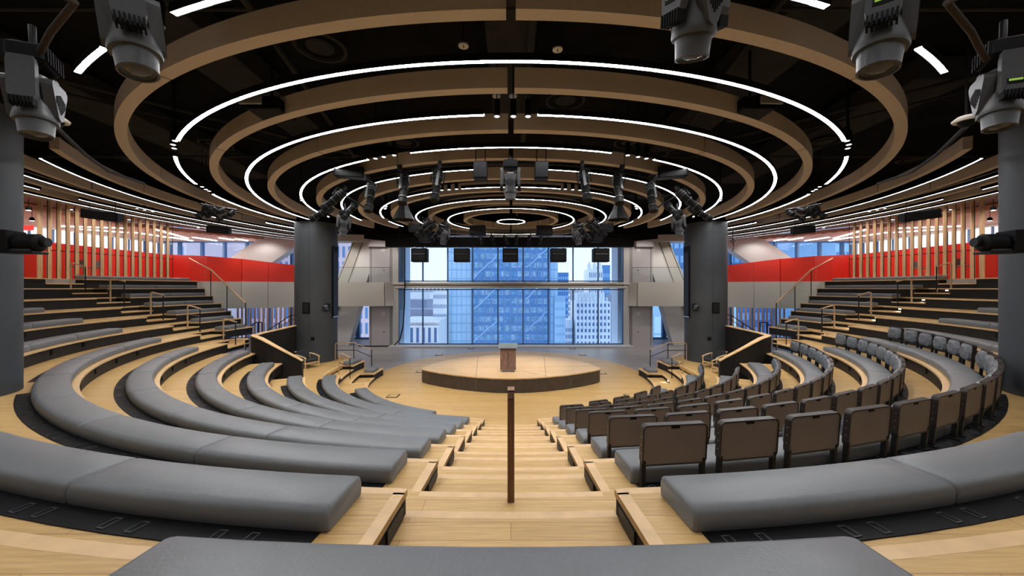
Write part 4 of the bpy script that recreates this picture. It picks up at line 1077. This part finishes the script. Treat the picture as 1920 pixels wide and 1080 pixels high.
        b = MB(); b.lathe([(.10, 0), (.12, .03)], 16); b.obj('rim', BOXB, e); b = MB(); b.lathe([(.07, -.01), (.07, .0)], 16); b.obj('lens', LENS, e)
        ADDED_WASH.append(((s * X_, Y_, 8.62), (s * tx, ty, tz), 200 if q < 4 else 330))
    for q, (px, py, Y) in enumerate(((53.5, 391, 16.5), (60, 411, 18.5))):
        e = empty('pendant_lamp', Q(m(px), py, Y), '%s black pendant lamp beyond the slats next to the near column, %s' % (('nearer', 'farther')[q], SIDE[s]), 'pendant lamp', 'gallery pendants')
        b = MB(); b.lathe([(.10, -.08), (.085, .06), (.03, .1)], 16); b.obj('lamp_shade', BOXB, e); b = MB(); b.lathe([(.08, -.082), (.08, -.078)], 16); b.obj('lens', LENS, e)
        b = MB(); b.tube([(0, 0, .08), (0, 0, 8.4 - e.location.z)], .01, 6); b.obj('cord', BOXB, e)
    # timber slats on an arc
    xs = [70.3, 88, 105.8, 122.8, 139.5, 155.3, 171, 186.7, 201.7, 216.3, 230.8, 244.5, 258.3, 272, 285, 298, 310]
    for j, px in enumerate(xs):
        t = (m(px + 4.5) - CX) / F; Rr = 21.75
        Aq = t * t + 1; Bq = -2 * 17.25; Cq = 17.25 ** 2 - Rr ** 2; Y = (-Bq + math.sqrt(Bq * Bq - 4 * Aq * Cq)) / (2 * Aq); X = t * Y
        b = MB(); b.box(0, 0, 0, .25, .12, 3.78, b=.004)
        o = b.obj('timber_slat', SLATW); o.location = (X, Y, 4.895 + 1.89); o.rotation_euler = (0, 0, math.radians(50) * s)
        tag(o, '%s vertical timber slat from the near column on the %s' % (ORD[j], SIDE[s]), 'slat', 'timber slat screens')
        b = MB(); b.tube([(.0, .22, -1.9), (.0, .22, 1.9)], .014, 6); b.tube([(0, .05, -.55), (0, .22, -.55)], .02, 6); b.obj('tension_rod', METB, o)
    # exit sign (partly hidden by the column)
    e = empty('exit_sign', Q(m(53), 427, 19.0), 'red sign beyond the slats next to the %s near column' % SIDE[s], 'sign')
    if s < 0:
        b = MB(); b.box(0, 0, 0, .5, .06, .25); b.obj('panel', EXITR, e)
    else:
        bpy.data.objects.remove(e)
    # stools
    st = [(142, 486, 19.3), (180, 486, 19.9)] if s < 0 else [(1722, 487, 19.6), (1806, 486, 19.3)]
    for q, (px, py, Y) in enumerate(st):
        p = Q(px, 500, Y); t_ = abs(px - CX) / F; e = empty('bar_stool', (22.95 * s, 22.95 / t_, 4.87), 'grey bar stool with wooden legs behind the slats, %s of the pair, %s side' % (ORD[q], SIDE[s]), 'stool', 'bar stools behind the slats')
        b = MB(); b.box(0, 0, .70, .46, .44, .07, b=.03); b.obj('seat', STOOLG, e)
        b = MB(); b.box(0, .2, .92, .48, .05, .32, b=.02); b.obj('backrest', STOOLG, e)
        for lx in (-.2, .2):
            for ly in (-.18, .18):
                b = MB(); b.tube([(lx * 1.2, ly * 1.2, 0), (lx * .8, ly * .8, .68)], .018, 6); b.obj('leg', ASHW, e)
    # glass stair guard
    E = lambda u: Vector(((13.1 + 6.6 * u) * s, 18.8 + 4.5 * u, 0))
    top = [(1.045, 6.33), (.59, 5.50), (.0, 3.70)]
    off = Vector((.25 * s, -.1, 0))
    tp = [E(u) + off + Vector((0, 0, z)) for u, z in top]
    e = empty('glass_guard', tp[2] - Vector((0, 0, tp[2].z - 2.5)), 'glass stair guard with slanted brass handrail at the tier ends, %s side' % SIDE[s], 'guard rail', 'glass stair guards')
    o0 = e.location.copy()
    b = MB(); b.tube([p - o0 for p in tp], .035, 8); b.obj('top_rail', BRASS, e)
    for (u, z), p in zip(((.59, 4.0), (.3, 3.0), (.0, .8)), (tp[1], (tp[1] + tp[2]) / 2, tp[2])):
        b = MB(); b.bar(Vector((p.x, p.y, z)) - o0, p - o0, .03, .03); b.obj('post', METB, e)
    for i in range(2):
        b = MB(); q0, q1 = tp[i], tp[i + 1]; h0, h1 = ((4.9, 3.9), (3.6, 2.5))[i]
        b.add([Vector((q0.x, q0.y, h0)) - o0, Vector((q1.x, q1.y, h1)) - o0, q1 - o0, q0 - o0], [(0, 1, 2, 3)]); b.obj('glass_panel', GUARD, e, fix=False)
    # lower level: brown fins, stair rails
    fn = 0
    for px in list(range(446, 552, 8)):
        fn += 1; p = Q(m(px), 548, 29.5); b = MB(); b.box(0, 0, 0, .12, .07, 3.1); o = b.obj('brown_fin', FIN); o.location = (p.x, 29.5, 1.55)
        tag(o, '%s brown vertical fin below the gallery, counted outward-in, %s side' % (ORD[fn - 1], SIDE[s]), 'fin', 'brown fins below the gallery')
    pts = [Q(m(500), 621, 24), Q(m(545), 591, 25.5), Q(m(556), 591, 26)]
    pts2 = [p + Vector((0, 0, -.32)) for p in pts]
    e = rail_thing('stair_handrail', 'black sloping handrail behind the parapet near the front column, %s' % SIDE[s], 'black rear rails', [('top_rail', pts, .03, METB), ('lower_rail', pts2, .02, METB), ('post', [(pts[1].x, pts[1].y, 0), pts[1]], .04, METB),
             ('post', [((pts[0].x + pts[1].x) / 2, (pts[0].y + pts[1].y) / 2, 0), (pts[0] + pts[1]) / 2], .03, METB)])
    pts = [Q(m(470), 612, 22), Q(m(481), 604, 22), Q(m(491), 604.5, 22)]
    rail_thing('stair_handrail', 'short black handrail with two posts behind the lowest upper tier, %s' % SIDE[s], 'short rear rails', [('top_rail', pts, .03, METB), ('post', [(pts[1].x + .1, 22, 0), (pts[1].x + .1, 22, pts[1].z)], .04, METB), ('post', [(pts[2].x, 22, 0), (pts[2].x, 22, pts[2].z)], .03, METB)])
    # gallery glass guard near the window
    g = [(-13.6, 28.0), (-11.6, 27.95), (-10.3, 28.0), (-9.2, 28.4)]
    e = empty('glass_guard', (-s * g[1][0] * -1 if False else g[1][0] * -s, g[1][1], 4.88), 'clear curved glass guard on the gallery end beside the big window, %s' % SIDE[s], 'guard rail', 'gallery glass guards')
    b = MB()
    for i in range(3):
        (x0, y0), (x1, y1) = g[i], g[i + 1]; x0 *= -s; x1 *= -s; ox, oy, oz = e.location
        b.add([(x0 - ox, y0 - oy, 0), (x1 - ox, y1 - oy, 0), (x1 - ox, y1 - oy, 1.12), (x0 - ox, y0 - oy, 1.12)], [(0, 1, 2, 3)])
    b.obj('glass_panel', GUARD, e, fix=False)
    b = MB(); b.tube([(x * -s - e.location.x, y - e.location.y, 1.13) for x, y in g], .014, 6); b.obj('top_rail', METB, e)

# ------------------------------------------------------------------ back wall, window, braces
YW = 28.7
def zat(py, Y=YW): return CAMZ - (py - HY) * Y / F
def xat(px, Y=YW): return (px - CX) * Y / F
xl, xr = xat(748), xat(1167)
zu0, zu1, zl0, zl1 = zat(528), 8.85, .10, zat(542)
for nm, z0, z1, lb in (('window_1', zu0, zu1, 'upper row of tall window panes facing the glass tower'), ('window_2', zl0, zl1, 'lower row of tall window panes facing the glass tower')):
    g = MB(); g.box(0 + (xl + xr) / 2, YW, (z0 + z1) / 2, xr - xl, .02, z1 - z0); o = struct(g.obj(nm, GLASS), lb)
    f_ = MB()
    for px in (748, 793, 839.7, 886.5, 933.7, 980.7, 1027.7, 1074.3, 1121.3, 1167): f_.box(xat(px), YW, (z0 + z1) / 2, .085, .2, z1 - z0)
    for z in (z0 + .03, z1 - .03): f_.box((xl + xr) / 2, YW, z, xr - xl, .2, .09)
    f_.obj('window_frame', MULL, o)
b = MB(); b.box(0, YW - .15, zat(531.5), xr - xl + .9, .28, .16); b.box(0, YW - .15, zat(538), xr - xl + .5, .24, .14); b.box(0, YW, (zu0 + zl1) / 2, xr - xl + .3, .1, .4); struct(b.obj('trim_transom', CREAM))
for s in (-1, 1):
    x0, x1 = 9.06, 10.95
    b = MB(); b.box(s * (x0 + x1) / 2, YW + 1.2, 4.4, x1 - x0, 2.4, 8.9); o = struct(b.obj('wall_pier', PIER), '%s grey pier beside the big window' % SIDE[s])
    j = MB()
    for x in (9.2, 9.32, 10.8): j.box(s * x, YW - .005, 4.4, .03, .02, 8.8)
    j.box(s * 10, YW - .005, zat(531), 1.9, .02, .025)
    j.obj('panel_joints', SEAM, o)
    j = MB(); j.box(s * 9.8, YW - .01, 1.05, .06, .03, .08); j.box(s * 9.8, YW - .01, zat(507), .06, .03, .08); j.obj('socket', BOXB, o)
    j = MB(); j.box(s * 9.85, YW - .008, zat(588), .28, .02, .28); j.box(s * 9.85, YW - .008, zat(468), .28, .02, .28); j.obj('access_plate', WHITE, o)
    b = MB(); b.box(s * 8.85, YW - .02, 4.4, .42, .3, 8.8); struct(b.obj('trim_jamb', CONC))
    # wing facade
    Y2 = 32.2
    g = MB(); g.box(s * 20.6, Y2, 4.3, 19.2, .02, 8.4); o = struct(g.obj('window_%d' % (3 if s < 0 else 4), GLASS), '%s wing window wall behind the gallery' % SIDE[s])
    f_ = MB()
    for i in range(11): f_.box(s * (11.2 + 1.94 * i), Y2, 4.3, .16, .3, 8.4)
    for z in (.1, 4.2, 8.45): f_.box(s * 20.6, Y2, z, 19.2, .22, .14)
    f_.box(s * 13.25, Y2, 4.3, .32, .36, 8.4)
    f_.obj('window_frame', MULL, o)
    # diagonal braces
    def brace(name, tl, tr, bl, br_, ya, yb, m, lb, gx=None):
        q = MB(); k_ = lambda t, y: (t[0] * -s, y, t[1])
        q.hexa([k_(bl, ya), k_(br_, ya), k_(tr, ya), k_(tl, ya)], [k_(bl, yb), k_(br_, yb), k_(tr, yb), k_(tl, yb)])
        o = q.obj(name, m); tag(o, lb, 'brace', 'white diagonal braces')
        if gx:
            q = MB()
            for u in gx:
                a_ = Vector((bl[0] + (br_[0] - bl[0]) * u, 0, bl[1])); c_ = Vector((tl[0] + (tr[0] - tl[0]) * u, 0, tl[1]))
                q.bar((a_.x * -s, ya - .005, a_.z), (c_.x * -s, ya - .005, c_.z), .05, .03)
            q.obj('groove', SEAM, o)
    brace('diagonal_brace', (-11.2, 8.75), (-10.15, 8.75), (-14.15, .0), (-12.65, .0), 28.95, 29.75, WHITE, 'wide white diagonal brace leaning from the big window pier, %s side' % SIDE[s])
    brace('diagonal_brace', (-12.25, 8.7), (-11.25, 8.7), (-15.9, .0), (-14.2, .0), 29.3, 29.8, FASC, 'grooved beige diagonal brace just outside the white one, %s side' % SIDE[s], (.12, .78))
    brace('diagonal_brace', (-20.3, 8.72), (-16.35, 8.72), (-25.9, 4.9), (-21.96, 4.9), 30.4, 31.2, WHITE, 'white diagonal brace above the red parapet, %s side' % SIDE[s])
    b = MB(); b.box(s * 11.2, 29.2, 8.0 + .5, 5.5, 1.4, .9); struct(b.obj('trim_header', WHITE))
    b = MB(); b.box(s * 10.2, 28.55, 8.15, 1.3, .5, 1.1); struct(b.obj('trim_bracket', PIER))
    b = MB(); b.box(s * 15.2, 30.9, 8.78, 4.5, 2.2, .12); struct(b.obj('trim_cove', FASC))
# back perimeter wall strip above window and enclosing walls behind the camera
b = MB(); b.box(0, YW + .1, 9.3, 22, .3, .9); struct(b.obj('wall_back', PIER))
b = MB(); b.box(0, -9, 5, 60, .2, 12); struct(b.obj('wall_front', CREAM))
b = MB(); b.box(0, -3, 4.75, 60, 12, .2); struct(b.obj('floor_rear', WOOD))
bpy.data.objects.remove(COL.objects['floor_rear'])
# hanging cable by the window
pts = [Q(759, 464, 28.3), Q(759, 530, 28.3), Q(758.5, 570, 28.3), Q(756, 610, 28.3), Q(750, 636, 28.3), Vector((-8.9, 28.2, .05)), Vector((-10.4, 28.15, .04)), Vector((-11.6, 28.3, .04))]
b = MB(); b.tube(pts, .045, 8); tag(b.obj('hanging_cable', BOXB), 'thick black cable hanging down the left edge of the big window', 'cable')
pts = [Q(1374, 430, 20), Q(1374, 447, 20), Q(1370, 452, 20), Q(1374, 457, 20), Q(1378, 452, 20), Q(1374, 447, 20), Q(1376, 464, 20), Q(1373, 471, 20)]
b = MB(); b.tube(pts, .02, 6); tag(b.obj('hanging_cable', METB), 'looped black cable hanging right of the right front column', 'cable')

# ------------------------------------------------------------------ the city outside
def bmat(n, c, r=.5, spec=.5): return mat(n, c, r, noise=.08, scale=.15, spec=spec)
CFIN = bmat('city_fin', (.62, .78, .98)); CW = bmat('city_white', (.86, .90, .97)); CB = bmat('city_blue', (.10, .26, .56), .25); CG = bmat('city_glass_pale', (.32, .55, .82), .25)
CWD = bmat('city_window', (.10, .20, .40), .2); CP = bmat('city_pink', (.74, .62, .70)); CBR = bmat('city_brick', (.30, .34, .46)); TG = brick_mat('tower_glass', (.13, .38, .78), (.40, .68, .98), (.07, .22, .50), 1.5, 3.4, .03, .2, .55, (.25, .6, .6), ('X', 'Z', 'Y'))
CLN = bmat('city_line', (.34, .56, .86), .4)
def building(x0, x1, y, d, z0, z1, m, label, nx=0, fl=3.6, ww=.5, wh=.55, wm=CWD, gap=None, ztop=None, side=True):
    e = empty('city_building', ((x0 + x1) / 2, y, z0), label, 'building')
    W = x1 - x0; b = MB(); b.box(0, d / 2, (z1 - z0) / 2, W, d, z1 - z0); b.obj('tower_body', m, e)
    if nx:
        w = MB(); n = int((z1 - z0) / fl)
        zs = [i for i in range(n) if z0 + i * fl > -45]
        for i in zs:
            for j in range(nx):
                w.box(-W / 2 + W * (j + .5) / nx, -.02, fl * (i + .5), W / nx * ww, .14, fl * wh)
        w.obj('window_panes', wm, e)
    return e
X = lambda px, Y: (px - CX) * Y / F
Z = lambda py, Y: CAMZ - (py - HY) * Y / F
Yt = 140
e = building(X(885, Yt), X(1030, Yt), Yt, 20, -60, 60, CB, 'tall blue glass tower straight outside the big window', 12, 3.4, .82, .62, TG)
ln = MB(); h_ = (X(1030, Yt) - X(885, Yt)) / 2
for zz in range(-40, 60, 12):
    for sx in (-1, 1):
        P_ = [(sx * h_ * (.98 - .6 * u), -.16, zz + 60 + 8 * u * (1 if sx < 0 else -1) + random.uniform(-.45, .45)) for u in (0, .17, .33, .5, .67, .83, 1)]
        for q in range(6): ln.bar(P_[q], P_[q + 1], .3, .5)
ln.obj('facade_lines', CLN, e)  # wavy diagonal lines laid across the tower front
vl = MB()
for i in range(13): vl.box(-h_ + 2 * h_ * i / 12, -.12, 60, .12, .2, 119)
vl.obj('facade_fins', CLN, e)
e = building(X(838, Yt + 2), X(884, Yt + 2), Yt + 2, 18, -60, 60, CG, 'pale glass wing left of the blue tower', 5, 3.4, .86, .86, bmat('wing_glass', (.48, .72, .95), .2))
e = building(X(1031, Yt + 2), X(1046, Yt + 2), Yt + 2, 18, -60, 60, CG, 'narrow pale glass wing right of the blue tower', 2, 3.4, .86, .86, MATS['wing_glass'])
# ornate building left
Yo = 118
e = building(X(744, Yo), X(822, Yo), Yo, 20, -60, Z(602, Yo), CW, 'ornate pale stone building with cornice, lower left in the big window', 7, 6.6, .42, .7)
b = MB(); W = X(822, Yo) - X(744, Yo); zt = Z(602, Yo) + 60
b.box(0, -.4, zt, W + 1.6, 1.8, .8); b.box(0, -.5, zt - 1.6, W + 1.2, 1.2, .5); b.box(0, -.3, zt - 7.2, W + .8, 1.0, .7)
for i in range(18): b.box(-W / 2 + W * (i + .5) / 18, -.6, zt - .6, .18, .7, .4)
for i in range(9): b.lathe([(.2, 0), (.28, .3), (.1, .6), (.02, .9)], 8, Matrix.Translation((-W / 2 + W * i / 8, -.3, zt + .25)))
b.obj('cornice', CW, e)
building(X(744, 142), X(842, 142), 142, 10, -60, Z(580, 142), CBR, 'mid-rise blue-grey block behind the ornate building', 12, 3.2, .5, .5, CW)
building(X(812, 136), X(838, 136), 136, 5, -60, Z(546, 136), CW, 'plain white slab with small square windows, left', 9, 3.5, .35, .4)
building(X(748, 190), X(806, 190), 190, 16, -60, Z(549, 190), CW, 'far white low block at the left edge of the view', 10, 4.5, .4, .3)
building(X(748, 165), X(800, 165), 165, 16, -60, Z(562, 165), CBR, 'far grey rooftop block behind the ornate building', 8, 3.5, .5, .4)
# white deco building right
Yd = 170
e = building(X(1080, Yd), X(1145, Yd), Yd, 16, -60, Z(566, Yd), CW, 'white stepped art deco tower, right in the big window', 9, 2.9, .42, .52)
b = MB(); zt = Z(566, Yd) + 60; W = X(1145, Yd) - X(1080, Yd)
b.box(-.6, 6, zt + 1.8, W * .78, 8, 4.6)
for i in range(9): b.box(-W / 2 + W * (i + .0) / 9, -.2, zt - 6, .45, .6, 16); b.box(-W / 2 * .78 - .6 + W * .78 * (i + .5) / 9, 1.9, zt + 2.8, .4, .5, 4.4)
b.obj('crown', CW, e)
e = building(X(1060, Yd + 3), X(1074, Yd + 3), Yd + 3, 12, -60, Z(600, Yd + 3), CW, 'lower shoulder of the white deco tower', 4, 3.1, .42, .55)
building(X(1040, 132), X(1060, 132), 132, 6, -60, Z(556, 132), CG, 'glass reflected block beside the blue tower', 4, 3, .7, .7, MATS['wing_glass'])
building(X(1147, 200), X(1180, 200), 200, 12, -60, Z(552, 200), CBR, 'grey blue block at the right edge of the big window', 6, 3.1, .5, .5)
building(X(1042, 215), X(1066, 215), 215, 16, -60, Z(511, 215), CB, 'small blue office block on the skyline right of the tower', 6, 3.6, .6, .4, CLN)
e = building(X(1104, 230), X(1130, 230), 230, 16, -60, Z(504, 230), CW, 'pale distant tower with crowned roof on the skyline', 7, 5, .4, .6)
b = MB(); zt = Z(504, 230) + 60
for i in (-1, 0, 1): b.lathe([(1.3, 0), (1.3, 2.4), (.1, 5)], 8, Matrix.Translation((i * 3.4, 3, zt)))
b.obj('crown', CW, e)
building(X(1129, 240), X(1144, 240), 240, 16, -60, Z(497, 240), CB, 'slim distant blue tower beside the crowned tower', 5, 5, .5, .5, CLN)
building(X(742, 400), X(1180, 400), 400, 20, -60, Z(531, 400), CBR, 'distant hazy row of rooftops along the skyline', 60, 6, .4, .4, CW)
for s in (-1, 1):
    Yp = 78
    if s < 0:
        building(-62, -28.5, Yp, 16, -60, 60, CP, 'pink stone facade with paired tall windows outside the left wing', 28, 3.2, .42, .72, CB)
        building(-100, -48, 55, 12, -60, 60, CP, 'pale violet facade close outside the far left wing', 30, 4.2, .5, .6, bmat('violet_glass', (.25, .42, .78), .2))
    else:
        building(29, 62, Yp, 16, -60, 60, CB, 'blue gridded office slab outside the right wing', 26, 3.0, .7, .5, CG)
        building(21, 36.5, 60, 12, -60, Z(572, 60), CG, 'low pale glass block outside the right wing', 8, 3.0, .85, .9, MATS['wing_glass'])
        building(48, 100, 55, 12, -60, 60, CG, 'pale gridded glass facade close outside the far right wing', 34, 3.2, .8, .6, CB)

# ------------------------------------------------------------------ lamps
def spotl(loc, target, power, ang, col=(1, .93, .84), rad=.05, blend=.5):
    l = bpy.data.lights.new('spot', 'SPOT'); l.energy = power; l.spot_size = math.radians(ang); l.spot_blend = blend; l.color = col; l.shadow_soft_size = rad
    o = bpy.data.objects.new('spot_lamp', l); COL.objects.link(o); o.location = loc
    o.rotation_euler = (Vector(target) - Vector(loc)).to_track_quat('-Z', 'Y').to_euler()
    return o
for s in (-1, 1):
    b = MB(); b.box(s * 8.82, 30.2, 4, .8, 1.8, 14); struct(b.obj('trim_outer_fin', CFIN), 'pale blue outer fin at the edge of the big window')
    spotl((s * 3.2, 12.6, 7.6), (s * .5, 18.2, .6), 620, 30); spotl((s * 1.6, 20.3, 7.1), (s * .8, 18.6, .6), 380, 42)
    spotl((s * 4.5, 15.5, 7.5), (s * 4.5, 16.5, .3), 240, 70); spotl((s * 9.0, 12.2, 7.6), (s * 11.5, 16.8, 2.5), 220, 60)
# lamps inside the near downlights
for p in DLP:
    spotl(p + Vector((0, 0, -.03)), p + Vector((0, 0, -5)), 45, 95, (1, .94, .86), .04)
for p in SOFL: spotl((p[0], p[1], p[2] - .03), (p[0] * 1.0, p[1] + .5, 4), 150, 140, (1, .93, .88), .08)
for s in (-1, 1):
    for X_, Y_ in ((15.5, 28.3), (19, 27.8)): ADDED_WASH.append(((s * X_, Y_, 4.5), (s * (X_ + .8), 29.6, 1.5), 90))  # unseen lamps added under the gallery to brighten the brown fins
for a_, c_, w_ in ADDED_WASH: spotl(a_, c_, w_, 100, (1, .94, .88), .08)
for p in GALL: spotl((p.x, p.y, p.z - .05), (p.x, p.y - .5, 4), 30, 150, (1, .88, .82), .15)
# small step lamps on the right side stair
for k in (1, 2, 6, 7, 8, 9, 10, 11, 12, 13):
    a0, a1 = SIDEN[k]; a = (a0 + a1) / 2; r = RI[k] - NOSE + NDEP + .02; x, y = pt(k, r, a); zt = TZ[k] - .10
    b = MB(); M = Matrix.Rotation(math.radians(a), 4, 'Z'); b.box(0, 0, 0, .10, .012, .03, M)
    o = tag(b.obj('step_light', STEP), 'small lit step lamp in the side stair riser, %s' % TN[k], 'step light', 'step lamps of the right side stair'); o.location = (x, y, zt)
    spotl((x - .08 * math.sin(math.radians(a)), y + .08 * math.cos(math.radians(a)), zt), (x - .5 * math.sin(math.radians(a)), y + .5 * math.cos(math.radians(a)), zt - .3), 4.5, 120, (1, .9, .86), .02)

# ------------------------------------------------------------------ world, camera, view
w = bpy.data.worlds.new('overcast'); S.world = w; w.use_nodes = True; nt = w.node_tree
bg = nt.nodes['Background']; tcn = nt.nodes.new('ShaderNodeTexCoord'); sp = nt.nodes.new('ShaderNodeSeparateXYZ'); rp = nt.nodes.new('ShaderNodeValToRGB')
nt.links.new(tcn.outputs['Generated'], sp.inputs[0]); nt.links.new(sp.outputs['Z'], rp.inputs['Fac']); nt.links.new(rp.outputs['Color'], bg.inputs['Color'])
rp.color_ramp.elements[0].position = 0; rp.color_ramp.elements[0].color = (.93, .97, 1, 1); rp.color_ramp.elements[1].position = .5; rp.color_ramp.elements[1].color = (.70, .84, 1, 1)
bg.inputs['Strength'].default_value = .98
cam = bpy.data.cameras.new('camera'); co = bpy.data.objects.new('camera', cam); COL.objects.link(co)
co.location = (0, 0, CAMZ); co.rotation_euler = (PI / 2, 0, 0); cam.sensor_width = 36; cam.lens = F / 1920 * 36; cam.shift_x = (960 - CX) / 1920; cam.clip_end = 2000; cam.clip_start = .05
S.camera = co
S.view_settings.view_transform = 'Standard'; S.view_settings.look = 'None'; S.view_settings.gamma = 1; S.view_settings.exposure = .45
S.view_settings.use_curve_mapping = False
S.cycles.use_denoising = True
S.cycles.max_bounces = 6; S.cycles.diffuse_bounces = 3; S.cycles.glossy_bounces = 2; S.cycles.transparent_max_bounces = 8; S.cycles.transmission_bounces = 2
S.cycles.caustics_reflective = False; S.cycles.caustics_refractive = False; S.cycles.sample_clamp_indirect = 6
